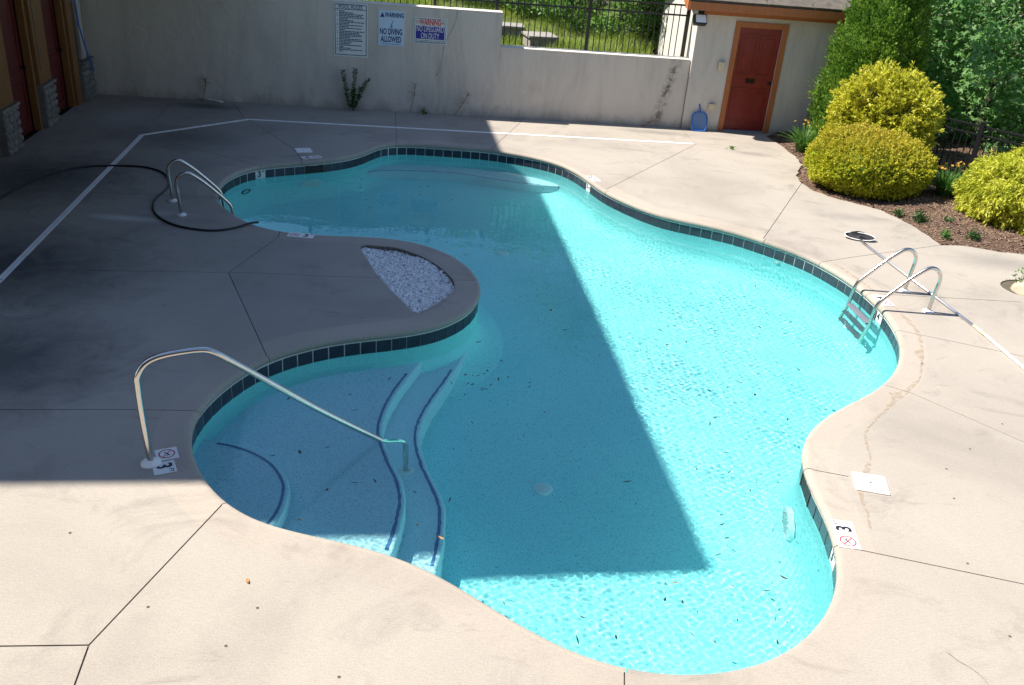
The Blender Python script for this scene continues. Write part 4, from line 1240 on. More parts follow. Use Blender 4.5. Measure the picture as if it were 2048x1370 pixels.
# ------------------------------------------------------------------ ladders and hand rail
def rail_path(B, d, prof, n=5):
    P = catmull(np.array(prof, float), False, n)
    return [Vector((B[0], B[1], 0)) + d * a + UP * z for a, z in P]
LAD = [(0, -.05), (-.006, .12), (-.022, .30), (-.028, .38), (-.010, .46), (.045, .515), (.115, .528), (.185, .495), (.33, .375), (.555, .145), (.612, .06), (.632, -.05), (.660, -.30), (.700, -.62), (.715, -.74)]
def ladder(name, label, B1, B2, sign):
    B1 = np.array(B1); B2 = np.array(B2); sep = (B2 - B1) / np.linalg.norm(B2 - B1)
    d = Vector((sep[1], -sep[0], 0)) * sign
    t = thing(name, label, 'pool ladder', (*(.5 * (B1 + B2)), 0))
    for B in (B1, B2):
        mb = MB(); mb.tube(rail_path(B, d, LAD), .0215, 14); mb.build('rail', M['steel'], t, smooth=True)
        mb = MB(); mb.lathe([(.062, .0008), (.062, .010), (.052, .018), (.03, .022), (.023, .03)], (B[0], B[1], 0), 24); mb.build('escutcheon', M['plastic_white'], t, auto=40)
        e = Vector((B[0], B[1], 0)) + d * .715 + UP * -.74
        mb = MB(); mb.lathe([(.02, -.01), (.026, -.005), (.026, .035), (.021, .04)], e - UP * .02, 14); mb.build('rubber_foot', M['plastic_white'], t, auto=40)
    sp = Vector((sep[0], sep[1], 0))
    for z, al in ((-.19, .640), (-.43, .672), (-.66, .703)):
        mb = MB(); o = Vector((B1[0], B1[1], 0)) + d * (al - .04) + sp * .018 + UP * (z - .012)
        mb.frame(o, sp * (np.linalg.norm(B2 - B1) - .036), d * .085, UP * .024, .006)
        mb.build('tread', M['tread'], t, auto=30)
    return t
M['tread'] = simple('grey_plastic_tread', (.16, .17, .20), .45, var=.1)
ladder('pool_ladder', 'stainless ladder with three treads on the sunny deep side', *RAIL_R, 1)
ladder('pool_ladder', 'stainless ladder in the shade where the hose loops', *RAIL_L, -1)

hb = Vector((HBASE[0][0], HBASE[0][1], 0)); hw = Vector((HWATER[0][0], HWATER[0][1], 0)); hd = (hw - hb).normalized()
hr = thing('hand_rail', 'long stainless hand rail sloping down into the entry steps', 'hand rail', hb)
prof = [(0, -.05), (-.001, .06), (-.016, .35), (-.022, .64), (-.012, .735), (.055, .822), (.178, .858), (.40, .858), (.50, .822), (.60, .745), (.839, .543), (1.246, .197), (1.70, -.158), (1.80, -.235), (1.90, -.275), (1.955, -.33), (1.972, -.40), (1.975, -.60), (1.98, ZW - .68)]
mb = MB(); mb.tube(rail_path(hb, hd, prof), .0235, 16); mb.build('rail', M['steel'], hr, smooth=True)
mb = MB(); mb.lathe([(.070, .0008), (.070, .012), (.058, .024), (.034, .03), (.026, .04)], hb, 28); mb.build('escutcheon', M['plastic_white'], hr, auto=40)
mb = MB(); mb.lathe([(.066, .0008), (.066, .010), (.055, .02), (.03, .026)], hb + hd * 1.98 + UP * (ZW - .68), 28); mb.build('escutcheon', M['plastic_white'], hr, auto=40)
for _o in list(bpy.data.objects):
    if _o.name.startswith(('tread', 'rubber_foot')): _o.cycles.is_caustics_receiver = True

# ------------------------------------------------------------------ deck markers, skimmer lids, anchors
def no_diving(parent, mtx, r):
    """red ring and bar over a small diving figure"""
    def poly(name, pts, mat, z):
        mb = MB(); mb.v = [tuple(mtx @ Vector((x, y, z))) for x, y in pts]; mb.f = [tuple(range(len(pts)))]
        return mb.build(name, mat, parent)
    fig = [(-.55, -.28), (-.2, -.18), (.05, .02), (.3, .1), (.5, -.05), (.56, .02), (.36, .22), (.42, .36), (.30, .44), (.2, .34), (.22, .24), (-.02, .18), (-.25, -.02), (-.5, -.16)]
    poly('diver_symbol', [(x * r, y * r) for x, y in fig], M['ink'], .0006)
    mb = MB(); n = 36
    for k in range(n):
        a = 2 * math.pi * k / n
        for q in (1.0, .84): mb.v.append(tuple(mtx @ Vector((math.cos(a) * r * q, math.sin(a) * r * q, .0009))))
    for k in range(n): mb.f.append((2 * k, 2 * ((k + 1) % n), 2 * ((k + 1) % n) + 1, 2 * k + 1))
    mb.build('prohibition_ring', M['red_ink'], parent)
    c, s = math.cos(math.radians(-40)), math.sin(math.radians(-40))
    poly('prohibition_bar', [(c * a - s * b, s * a + c * b) for a, b in ((-.86 * r, -.065 * r), (.86 * r, -.065 * r), (.86 * r, .065 * r), (-.86 * r, .065 * r))], M['red_ink'], .0012)
mk_lab = ['deck marker, 3 FT and no diving, beside the far skimmer lid', 'sun-bleached deck marker by the curve below the shed door', 'deck marker, 3 FT and no diving, between the hose end and gravel wedge',
          'deck marker under the sunny ladder rails', 'deck marker, 3 FT and no diving, at the foot of the long hand rail', 'deck marker, 3 FT and no diving, near the sunny skimmer lid']
for k, (mx_, my_) in enumerate(MARKERS):
    _, n = at_s(near_s((mx_, my_)))
    up = Vector((-n[0], -n[1], 0)); xr = up.cross(UP)
    half_ = .0775
    gap = .008 if k == 4 else .002
    t = thing('depth_marker', mk_lab[k], 'depth marker', (mx_, my_, 0), 'depth markers set in the deck')
    for j, sgn in enumerate((-1, 1)):
        c0 = Vector((mx_, my_, 0)) + xr * sgn * (half_ + gap)
        if k == 4: c0 += up * (-.02 * sgn)
        mt = basis(xr, up, UP, c0 + UP * .0045)
        mb = MB(); mb.frame(c0 - xr * half_ - up * half_ + UP * .0005, xr * 2 * half_, up * 2 * half_, UP * .004, .001)
        tl = mb.build('tile', M['white_tile'], t)
        if j == 0: no_diving(tl, mt, .058)
        else:
            num = {1: '3', 3: '4'}.get(k, '3')
            txt('numeral', num, .15, M['ink'], tl, mt @ Matrix.Translation((-.018, -.004, .0006)), .95, .004)
            if k == 1: txt('fraction', '1/2', .05, M['ink'], tl, mt @ Matrix.Translation((.048, -.02, .0006)), 1, .001)
            txt('unit', 'FT', .045, M['ink'], tl, mt @ Matrix.Translation((.048, .042, .0006)), 1, .0005)
for q, lab in ((LID_FAR, 'white square skimmer lid in the shaded far deck'), (LID_NEAR, 'white square skimmer lid on the sunny deck near the cracked joint')):
    c0 = np.mean(np.array(q), 0); e = np.array(q[1]) - np.array(q[0]); e /= np.linalg.norm(e); f_ = np.array([-e[1], e[0]])
    e, f_ = Vector((e[0], e[1], 0)), Vector((f_[0], f_[1], 0)); h = .125; c0 = Vector((c0[0], c0[1], 0))
    t = thing('skimmer_cover', lab, 'skimmer lid', c0, 'skimmer lids')
    mb = MB(); mb.frame(c0 - e * h - f_ * h + UP * .0008, e * 2 * h, f_ * 2 * h, UP * .011, .003); lid = mb.build('cover', M['plastic_white'], t)
    mb = MB(); mb.lathe([(.010, 0), (.010, .0006)], c0 + UP * .0121, 12); mb.build('finger_hole', M['throat'], t)
ANCHORS = ANCHOR_W
for k, (x, y) in enumerate(ANCHORS):
    if k == 0:
        mb = MB(); mb.lathe([(.009, .0005), (.009, .002), (.006, .0025), (.005, .0012)], (0, 0, 0), 14); o = mb.build('deck_anchor', M['crackdark'], None); am = o.data
    else: o = bpy.data.objects.new('deck_anchor', am); COL.objects.link(o)
    o.location = (x, y, 0)
    if x < 1: tag(o, 'tiny dark anchor socket in the deck near the diagonal joint', 'anchor', 'anchor sockets by the diagonal joint')
    elif y > 5.5: tag(o, 'tiny dark anchor socket in the deck between white pole and skimmer lid', 'anchor', 'anchor sockets near the pole')
    else: tag(o, 'tiny dark anchor socket in the deck past the near depth marker', 'anchor', 'anchor sockets past the marker')

# ------------------------------------------------------------------ leaf rake with its pole, blue skimmer net
nc = Vector((NET[0][0], NET[0][1], 0)); na = Vector((NET[1][0], NET[1][1], 0)); nb = Vector((NET[2][0], NET[2][1], 0))
ne = (nb - na).normalized(); nf = Vector((-ne.y, ne.x, 0)); nr = (nb - na).length / 2
nc = (na + nb) / 2 + nf * .02
rake = thing('leaf_rake', 'pool leaf net with black bag on a long silver and white pole', 'leaf net', nc)
loop = []
for k in range(33):
    a = 2 * math.pi * k / 32
    loop.append(nc + ne * nr * .92 * math.cos(a) + nf * (.085 * math.sin(a) + .02) + UP * (.045 + .025 * math.sin(a)))
mb = MB(); mb.tube(loop, .007, 8, caps=False); mb.build('hoop', M['plastic_white'], rake, smooth=True)
M['netbag'] = simple('black_net', (.018, .018, .022), .8, var=.4, vscale=30, bmp=.6, bscale=60)
mb = MB(); rows = [(1.0, .05), (.92, .025), (.75, .015), (.5, .022), (.22, .05), (0.02, .06)]
for rr, zz in rows:
    for k in range(32):
        a = 2 * math.pi * k / 32
        wob = 1 + .06 * math.sin(5 * a + rr * 7)
        mb.v.append(tuple(nc + ne * nr * .9 * rr * wob * math.cos(a) + nf * (.085 * rr * wob * math.sin(a) + .02 - .05 * (1 - rr)) + UP * max(.006, zz + .03 * math.sin(a) * rr + .012 * math.sin(3 * a + 9 * rr))))
for i in range(len(rows) - 1):
    for k in range(32): mb.f.append((i * 32 + k, i * 32 + (k + 1) % 32, (i + 1) * 32 + (k + 1) % 32, (i + 1) * 32 + k))
mb.build('net_bag', M['netbag'], rake, smooth=True)
PL = [Vector((p[0], p[1], 0)) for p in POLE]
mb = MB(); mb.tube([nc - nf * .065 + UP * .03, PL[0] + (PL[1] - PL[0]) * .05 + UP * .02, PL[1] + UP * .018], .0135, 12); mb.build('pole', M['alum'], rake, smooth=True)
mb = MB(); mb.tube([PL[1] + UP * .018, PL[1].lerp(PL[2], .5) + UP * .018, PL[2] + UP * .018], [.018, .0195, .017], 12); mb.build('coupling', M['cream'], rake, smooth=True)
mb = MB(); mb.tube([PL[2] + UP * .018, PL[3] + UP * .018, PL[4] + UP * .018], .0165, 12); mb.build('grip_pole', M['plastic_white'], rake, smooth=True)

bn = thing('skimmer_net', 'blue plastic leaf skimmer leaning on the shed wall by the door', 'skimmer net', SF(3.35, .15, 0))
lean = lambda u, h: SF(3.34 + u, .17 - .155 * h / .46, .012 + h)
fr = [(-.09, 0.0), (.09, 0.0), (.13, .03), (.15, .14), (.148, .26), (.11, .32), (.04, .345), (-.04, .345), (-.11, .32), (-.148, .26), (-.15, .14), (-.13, .03)]
mb = MB(); P = catmull(np.array(fr), True, 3); mb.tube([lean(*q) for q in P] + [lean(*P[0])], .014, 8, caps=False); mb.build('frame', M['blue'], bn, smooth=True)
m_, nt_, b_ = new_mat('blue_mesh'); b_.inputs['Base Color'].default_value = (.10, .28, .60, 1); b_.inputs['Alpha'].default_value = .62; M['bluemesh'] = m_
mb = MB(); mb.v = [tuple(lean(*q) + V * (.02)) for q in P]; mb.f = [tuple(range(len(P)))]; mb.build('mesh_screen', M['bluemesh'], bn)
mb = MB(); mb.tube([lean(0, .34), lean(.0, .40), lean(-.01, .45), lean(-.02, .49)], [.016, .013, .012, .011], 8); mb.build('handle', M['blue'], bn, smooth=True)

# ------------------------------------------------------------------ signs on the wall
M['sign_white'] = simple('sign_enamel', (.72, .76, .72), .4, var=.05)
M['sign_pale'] = simple('sign_pale_blue', (.58, .72, .86), .4, var=.05)
M['sign_blue'] = simple('sign_navy', (.02, .05, .18), .45)
M['sign_royal'] = simple('sign_royal_blue', (.03, .03, .30), .45)
M['sign_red'] = simple('sign_red', (.62, .03, .03), .45)
M['sign_letter'] = simple('sign_white_letter', (.80, .80, .80), .45)
M['sign_sky'] = simple('sign_light_blue', (.10, .30, .62), .45)
SB = lambda s, z, o=.0: basis(U, UP, -V, wp(s, o, z))
def plate(name, label, s0, s1, z0, z1, mat):
    t = thing(name, label, 'sign', wp((s0 + s1) / 2, 0, z0))
    mb = MB(); mb.frame(wp(s0, .003, z0), U * (s1 - s0), -V * .004, UP * (z1 - z0), .0015); mb.build('plate', mat, t)
    return t
def srect(t, name, s0, s1, z0, z1, mat, o=.0078):
    mb = MB(); mb.frame(wp(s0, o - .0006, z0), U * (s1 - s0), -V * .0006, UP * (z1 - z0)); return mb.build(name, mat, t)
def sframe(t, name, s0, s1, z0, z1, w, mat, o=.0078):
    mb = MB()
    for a, b, c_, d in ((s0, s1, z0, z0 + w), (s0, s1, z1 - w, z1), (s0, s0 + w, z0 + w, z1 - w), (s1 - w, s1, z0 + w, z1 - w)):
        mb.frame(wp(a, o - .0006, c_), U * (b - a), -V * .0006, UP * (d - c_))
    return mb.build(name, mat, t)
t = plate('rules_sign', 'tall white POOL RULES sign with navy border and small print', -3.80, -3.18, .97, 1.915, M['sign_white'])
sframe(t, 'border', -3.78, -3.20, .995, 1.895, .013, M['sign_blue'])
srect(t, 'header_line', -3.766, -3.214, 1.80, 1.811, M['sign_blue'])
txt('heading', 'POOL RULES', .092, M['sign_blue'], t, SB(-3.49, 1.845, .0085), .84, .0012)
rl = [.18, .50, .86, .80, .88, .30, .50, .90, .33, .82, .33, .78, .18, .90, .74, .80, .82, .36, .80, .84, .44, .36, .80, .12, .40, .82, .12]
for i, f_ in enumerate(rl):
    z = 1.772 - i * .0272
    mb = MB(); x = -3.70
    while x < -3.70 + f_ * .5:
        w = random.uniform(.018, .06); w = min(w, -3.70 + f_ * .5 - x + .01)
        mb.frame(wp(x, .0072, z - .009), U * w, -V * .0006, UP * .0175); x += w + .008
    mb.build('small_print', M['sign_blue'], t)
    if i in (0, 2, 3, 6, 8, 9, 11, 13, 14, 18, 20, 22, 24, 25): srect(t, 'rule_number', -3.745, -3.727, z - .006, z + .007, M['sign_blue'])
t = plate('diving_sign', 'pale blue NO DIVING ALLOWED warning sign on the wall', -2.985, -2.51, 1.215, 1.838, M['sign_pale'])
txt('heading', 'WARNING', .115, M['sign_blue'], t, SB(-2.69, 1.755, .0085), .62, .0035)
mb = MB(); mb.v = [tuple(wp(s, .0078, z)) for s, z in ((-2.955, 1.715), (-2.868, 1.715), (-2.911, 1.80))]; mb.f = [(0, 1, 2)]; mb.build('warning_triangle', M['sign_blue'], t)
mb = MB(); n = 32
for k in range(n):
    a = 2 * math.pi * k / n
    for q in (.078, .072): mb.v.append(tuple(wp(-2.745 + q * math.cos(a), .0078, 1.60 + q * math.sin(a))))
for k in range(n): mb.f.append((2 * k, 2 * k + 1, 2 * ((k + 1) % n) + 1, 2 * ((k + 1) % n)))
mb.build('symbol_ring', M['sign_pale'], t)
mb = MB(); mb.v = [tuple(wp(-2.745 + x, .008, 1.60 + z)) for x, z in ((-.03, -.07), (.0, -.072), (.03, -.04), (.012, -.03), (.015, .0), (.04, .06), (.028, .064), (-.005, .0), (-.012, -.03))]; mb.f = [tuple(range(9))]; mb.build('diver_symbol', M['sign_sky'], t)
txt('message', 'NO DIVING', .145, M['sign_blue'], t, SB(-2.748, 1.46, .0085), .55, .0045)
txt('message', 'ALLOWED', .145, M['sign_blue'], t, SB(-2.748, 1.325, .0085), .55, .0045)
srect(t, 'small_print', -2.93, -2.565, 1.238, 1.25, M['sign_sky'])
t = plate('lifeguard_sign', 'red and blue NO LIFEGUARD ON DUTY warning sign on the wall', -2.338, -1.716, 1.29, 1.755, M['sign_white'])
sframe(t, 'border', -2.322, -1.732, 1.306, 1.739, .008, M['sign_blue'])
txt('heading', 'WARNING', .145, M['sign_red'], t, SB(-2.027, 1.672, .0085), .56, .0045)
srect(t, 'message_panel', -2.295, -1.759, 1.375, 1.61, M['sign_royal'])
txt('message', 'NO LIFEGUARD', .145, M['sign_letter'], t, SB(-2.027, 1.552, .0088), .50, .0003)
txt('message', 'ON DUTY', .145, M['sign_letter'], t, SB(-2.027, 1.43, .0088), .52, .0005)
for z in (1.35, 1.325):
    mb = MB(); x = -2.30
    while x < -1.77:
        w = min(random.uniform(.03, .07), -1.75 - x); mb.frame(wp(x, .0072, z - .006), U * w, -V * .0006, UP * .012); x += w + .012
    mb.build('small_print', M['sign_blue'], t)
for s in (-2.262, -1.792): no_diving(t, SB(s, 1.675, .0075), .036)

# white drain pipe lying at the wall foot
pp = MB(); pp.tube([wp(-6.30, .05, .03), wp(-6.1, .10, .045), wp(-5.95, .13, .03), wp(-5.85, .17, .022)], .014, 10)
tag(pp.build('drain_pipe', M['plastic_white'], None, smooth=True), 'short white pipe lying at the foot of the tall wall', 'pipe')

# ------------------------------------------------------------------ leaves
def make_leaf(L, w, curl):
    mb = MB(); n = 5
    for i in range(n + 1):
        t = i / n; x = (t - .5) * L; hw_ = w * math.sin(math.pi * min(1, max(.04, t))) ** .8
        z = curl * (t - .5) ** 2; yb = .18 * L * (t - .5) ** 2
        mb.v += [(x, yb - hw_, z), (x, yb, z - .0015), (x, yb + hw_, z)]
    for i in range(n):
        a = 3 * i; mb.f += [(a, a + 3, a + 4, a + 1), (a + 1, a + 4, a + 5, a + 2)]
    return mb
M['wetleaf'] = simple('wet_dark_leaf', (.022, .020, .016), .4, var=.3)
M['brownleaf'] = simple('brown_leaf', (.075, .05, .03), .5, var=.3)
M['tanleaf'] = simple('tan_leaf', (.42, .20, .07), .6, var=.3, vscale=20)
lms = []
for k, (L, w) in enumerate(((.075, .009), (.06, .012), (.05, .006), (.085, .007))):
    o = make_leaf(L, w, .02).build('fallen_leaf', M['wetleaf'], None, smooth=True); lms.append(o.data); bpy.data.objects.remove(o)
def leaf(x, y, z, label, grp, mi=None, sc=1.0, name='fallen_leaf', mat=None):
    me = lms[mi if mi is not None else random.randrange(4)]
    if mat: me = me.copy(); me.materials.clear(); me.materials.append(mat)
    o = bpy.data.objects.new(name, me); COL.objects.link(o)
    o.location = (x, y, z); o.rotation_euler = (random.gauss(0, .15), random.gauss(0, .15), random.uniform(0, 6.28)); o.scale = (sc,) * 3
    return tag(o, label, 'leaf', grp)
lr = random.Random(5)
LF = list(LEAVES)
for cx, cy, sx, sy, n in ((-.25, 7.35, .22, .35, 16), (1.9, 4.9, .5, .5, 14), (2.2, 7.6, .7, 1.2, 16), (1.6, 10.6, 1.0, 1.2, 14), (-1.2, 12.3, 1.3, .9, 18), (-2.9, 12.0, .6, .5, 5)):
    for _ in range(n): LF.append((lr.gauss(cx, sx), lr.gauss(cy, sy)))
_pin = PO - PN * .12
for x, y in LF:
    if inside(np.array([[x, y]]), _pin)[0]:
        edge = 1.07 - .173 * (y - 5.65) + .5
        if y < 5.6: zl, zg = 'dark fallen leaf in the sunlit water close to the near pool edge', 'leaves by the near edge'
        elif x < edge and y < 8.6: zl, zg = 'dark fallen leaf in the shaded water just off the lowest step', 'leaves off the steps'
        elif x < edge: zl, zg = 'dark fallen leaf in the shaded water of the far bay', 'leaves in the far bay'
        elif y > 9: zl, zg = 'dark fallen leaf in the sunlit water between far tiles and ladder', 'leaves in the sunny far water'
        else: zl, zg = 'dark fallen leaf in the sunlit water midway along the near wide bay', 'leaves in the sunny bay'
        leaf(x, y, ZW + .003, zl, zg, sc=lr.uniform(.45, 1.05), mat=M['brownleaf'] if lr.random() < .2 else None)
for x, y in LEAVES2 + [(-1.6, 5.9), (-1.3, 6.6), (-1.9, 6.7), (-.95, 5.6), (-1.1, 7.2)]:
    if inside(np.array([[x, y]]), _pin)[0]:
        leaf(x, y, ZW + .003, 'dark fallen leaf floating over the entry steps', 'dark leaves over the entry steps', sc=lr.uniform(.6, 1.0))
for (x, y), lab in zip(TANLEAVES, ('dry tan leaf on the sunny deck below the entry bay', 'tan leaf floating by the corner of the building shadow', 'tan leaf by the lowest step stripe')):
    inp = inside(np.array([[x, y]]), PO)[0]
    leaf(x, y, ZW + .003 if inp else .006, lab, None, 1, .9, 'dry_leaf', M['tanleaf'])

# ------------------------------------------------------------------ foliage builders
def frames(D, spread=1.0):
    """random side vectors for unit directions D"""
    r = rng.normal(0, 1, D.shape); s = np.cross(D, r); s /= np.linalg.norm(s, axis=1)[:, None] + 1e-9
    return s, np.cross(s, D)
def diamonds(C, D, L, W, fold=.25):
    """folded leaf: 2 quads-as-tris, from C along D"""
    s, n = frames(D)
    L = L[:, None]; W = W[:, None]
    a = C; b = C + D * L * .5 + s * W + n * W * fold; c = C + D * L; d = C + D * L * .5 - s * W + n * W * fold
    v = np.stack([a, b, c, d], 1).reshape(-1, 3)
    i = (np.arange(len(C)) * 4)[:, None]
    f = np.concatenate([i + np.array([[0, 1, 2]]), i + np.array([[0, 2, 3]])])
    return v, f
def stars(C, N, R):
    """five-lobed leaves facing N"""
    s, t = frames(N)
    ang = np.array([0, 36, 72, 108, 144, 180, 216, 252, 288, 324]) * math.pi / 180
    rad = np.array([1.0, .40, .95, .36, .72, .22, .72, .36, .95, .40])
    k = len(C); v = np.zeros((k, 11, 3)); v[:, 0] = C
    for j in range(10):
        v[:, j + 1] = C + (s * math.cos(ang[j]) + t * math.sin(ang[j])) * (R * rad[j])[:, None] - N * (R * (.18 if j % 2 == 0 else 0))[:, None]
    i = (np.arange(k) * 11)[:, None, None]
    f = np.array([(0, j, j % 10 + 1) for j in range(1, 11)])[None]
    return v.reshape(-1, 3), (i + f).reshape(-1, 3)
def unit(a): return a / (np.linalg.norm(a, axis=1)[:, None] + 1e-9)
def sphere_dirs(n, up=-1.0):
    d = unit(rng.normal(0, 1, (int(n * 1.0), 3)))
    return d[d[:, 2] > up]
def lump(d, seed, amp, freq=3.0):
    r = np.random.default_rng(seed); out = np.zeros(len(d))
    for _ in range(10):
        k = r.normal(0, freq, 3); out += np.sin(d @ k + r.uniform(0, 6.28)) / 10 ** .5
    return 1 + amp * out

M['twig'] = simple('inner_twigs', (.075, .07, .02), .9, var=.5, vscale=14, bmp=.6, bscale=30)  # twig brown kept dark so gaps in the foliage read as shade
def bush(name, label, c, R, mat, n, seed, L=(.035, .07), W=.010, amp=.06, out_w=.7, droop=0.0, stems=6, freq=3.5, per=16, plume=.10, inner=None):
    """shrub: shells of small sprays on a lumpy ellipsoid, with woody stems"""
    c = np.array(c, float); R = np.array(R, float)
    t = thing(name, label, 'shrub', (c[0], c[1], 0))
    # plumes: each sprig cluster grows out of the dome along its own axis
    nc_ = n // per
    d = sphere_dirs(nc_, -.8); nc_ = len(d)
    rad = lump(d, seed, amp, freq) * lump(d, seed + 9, amp * .6, freq * 2.6) * rng.choice([.95, .88, .78], nc_, p=[.62, .25, .13])
    A = c + d * R * rad[:, None]
    nrm = unit(d / R)
    ax = unit(nrm * out_w + rng.normal(0, .30, d.shape) + np.array([0, 0, .30 - droop]))
    pl = plume * rng.uniform(.6, 1.3, nc_) * np.where(rng.uniform(0, 1, nc_) < .06, 1.8, 1.0)
    i = np.repeat(np.arange(nc_), per); tt = rng.uniform(-.5, 1, len(i))
    P = A[i] + ax[i] * (pl[i] * tt)[:, None] + rng.normal(0, 1, (len(i), 3)) * (pl[i] * .22 * (1.15 - tt))[:, None]
    P[:, 2] -= droop * np.clip(tt, 0, 1) ** 2 * pl[i] * .8
    D = unit(ax[i] * .9 + unit(rng.normal(0, 1, (len(i), 3))) * .75 - np.array([0, 0, 1.0]) * droop * np.clip(tt, 0, 1)[:, None])
    ok = P[:, 2] > .03; P = P[ok]; D = D[ok]
    Ls = rng.uniform(L[0], L[1], len(P))
    v, f = diamonds(P - D * (Ls * .4)[:, None], D, Ls, Ls * 0 + W * rng.uniform(.7, 1.3, len(P)))
    bm = bmesh.new(); bmesh.ops.create_icosphere(bm, subdivisions=3, radius=1.0); mb = MB()
    lq = lump(np.array([q.co for q in bm.verts]), seed, amp, freq)
    for q, l_ in zip(bm.verts, lq): mb.v.append((c[0] + q.co.x * R[0] * .80 * l_, c[1] + q.co.y * R[1] * .80 * l_, max(.0, c[2] + q.co.z * R[2] * .80 * l_)))
    bm.verts.index_update(); mb.f = [tuple(w.index for w in g_.verts) for g_ in bm.faces]; bm.free()
    mb.build('inner_foliage', inner or M['twig'], t, smooth=True)
    np_mesh('foliage', v, f, mat, t)
    for k in range(stems):
        a = 2 * math.pi * k / stems + .3; r0 = .07
        e = c + np.array([math.cos(a) * R[0] * .55, math.sin(a) * R[1] * .55, R[2] * .35])
        mb = MB(); mb.tube([(c[0] + r0 * math.cos(a), c[1] + r0 * math.sin(a), .0), tuple((c * [1, 1, 0] + e) / 2 + np.array([0, 0, .05])), tuple(e)], [.025, .02, .009], 6); mb.build('stem', M['bark'], t, smooth=True)
    return t
bush('golden_dome_shrub', 'clipped dome shrub with orange-gold tips at the front of the bed', (5.54, 14.60, .42), (.99, .93, .55), M['gold'], 100000, 11, (.025, .05), .0092, .035, .9, freq=6, per=14, plume=.055, inner=M['arbor'])
bush('yellow_cypress', 'tall feathery bright yellow shrub in front of the columnar evergreen', (6.14, 16.0, .82), (.83, .82, .90), M['yellow'], 70000, 12, (.05, .10), .011, .10, .9, .12, freq=5, per=44, plume=.16)
bush('lemon_cypress', 'lemon yellow drooping shrub cut by the picture edge', (7.62, 13.38, .45), (.93, .93, .58), M['lemon'], 80000, 13, (.05, .10), .0085, .07, .8, .55, freq=5, per=30, plume=.14)

def column_tree(name, label, x, y, prof, n, mat):
    """columnar evergreen: vertical fans of scale foliage around a trunk"""
    t = thing(name, label, 'tree', (x, y, 0))
    hz = np.array([p[0] for p in prof]); hr = np.array([p[1] for p in prof])
    z = rng.uniform(.04, hz[-1], n * 2); r = np.interp(z, hz, hr)
    keep = rng.uniform(0, hr.max(), len(z)) < r; z, r = z[keep][:n], r[keep][:n]
    a = rng.uniform(0, 6.283, len(z))
    d = np.stack([np.cos(a), np.sin(a), z * 1.0], 1)
    lm = lump(np.stack([np.cos(a), np.sin(a), z * 1.4], 1), 5, .07, 4.5) * lump(np.stack([np.cos(a), np.sin(a), z * .9], 1), 6, .05, 14)
    lay = rng.choice([1.0, .92, .8], len(z), p=[.6, .25, .15]) * rng.uniform(.95, 1.04, len(z))
    P = np.stack([x + np.cos(a) * r * lm * lay, y + np.sin(a) * r * lm * lay, z], 1)
    # gather into upright fans
    k = len(z) // 22; i = np.repeat(np.arange(k), 22); fa = a[:k][i] + rng.normal(0, .3, len(i))
    tt = rng.uniform(-.3, 1, len(i)); ln = rng.uniform(.12, .26, k)[i]
    axd = unit(np.stack([np.cos(a[:k]) * .5, np.sin(a[:k]) * .5, np.full(k, .85)], 1) + rng.normal(0, .16, (k, 3)))[i]
    P = P[:k][i] + axd * (ln * tt)[:, None] + rng.normal(0, 1, (len(i), 3)) * (ln * .20 * (1.2 - tt))[:, None]
    D = unit(axd + unit(rng.normal(0, 1, (len(i), 3))) * .55)
    P[:, 2] = np.maximum(P[:, 2], .03)
    Ls = rng.uniform(.035, .07, len(i))
    v, f = diamonds(P, D, Ls, Ls * .24)
    mb = MB(); mb.lathe([(max(.01, r_ * .80), z_) for z_, r_ in prof], (x, y, 0), 20); mb.build('inner_foliage', mat, t, smooth=True)
    np_mesh('crown', v, f, mat, t)
    mb = MB(); mb.tube([(x, y, -.05), (x, y, 1.5), (x, y, hz[-1] * .9)], [.09, .06, .015], 8); mb.build('trunk', M['bark'], t, smooth=True)
    return t
column_tree('arborvitae', 'tall columnar dark green arborvitae beside the shed', 6.22, 17.25, [(0, .72), (.5, .80), (1.4, .76), (2.4, .58), (3.4, .42), (4.4, .2), (4.9, .03)], 80000, M['arbor'])

# daylily clumps
def blades(cx, cy, z0, n, h, spread, w=.010):
    a = rng.uniform(0, 6.283, n); r0 = rng.uniform(0, .10, n); ln = h * rng.uniform(.6, 1.15, n); lean_ = rng.uniform(.2, 1.0, n) * spread
    V_, F_ = [], []
    for k in range(n):
        d = np.array([math.cos(a[k]), math.sin(a[k]), 0]); s = np.array([-d[1], d[0], 0])
        b0 = np.array([cx, cy, z0]) + d * r0[k]
        base = len(V_)
        for i in range(6):
            t = i / 5; p = b0 + d * lean_[k] * ln[k] * t ** 1.6 + np.array([0, 0, ln[k] * (t - .42 * lean_[k] * t * t * 1.5)])
            ww = w * (1 - t ** 2) + .0012
            V_ += [p - s * ww + np.array([0, 0, .004]), p + s * ww + np.array([0, 0, .004])]
        for i in range(5): q = base + 2 * i; F_.append((q, q + 1, q + 3, q + 2))
    return np.array(V_), np.array(F_)
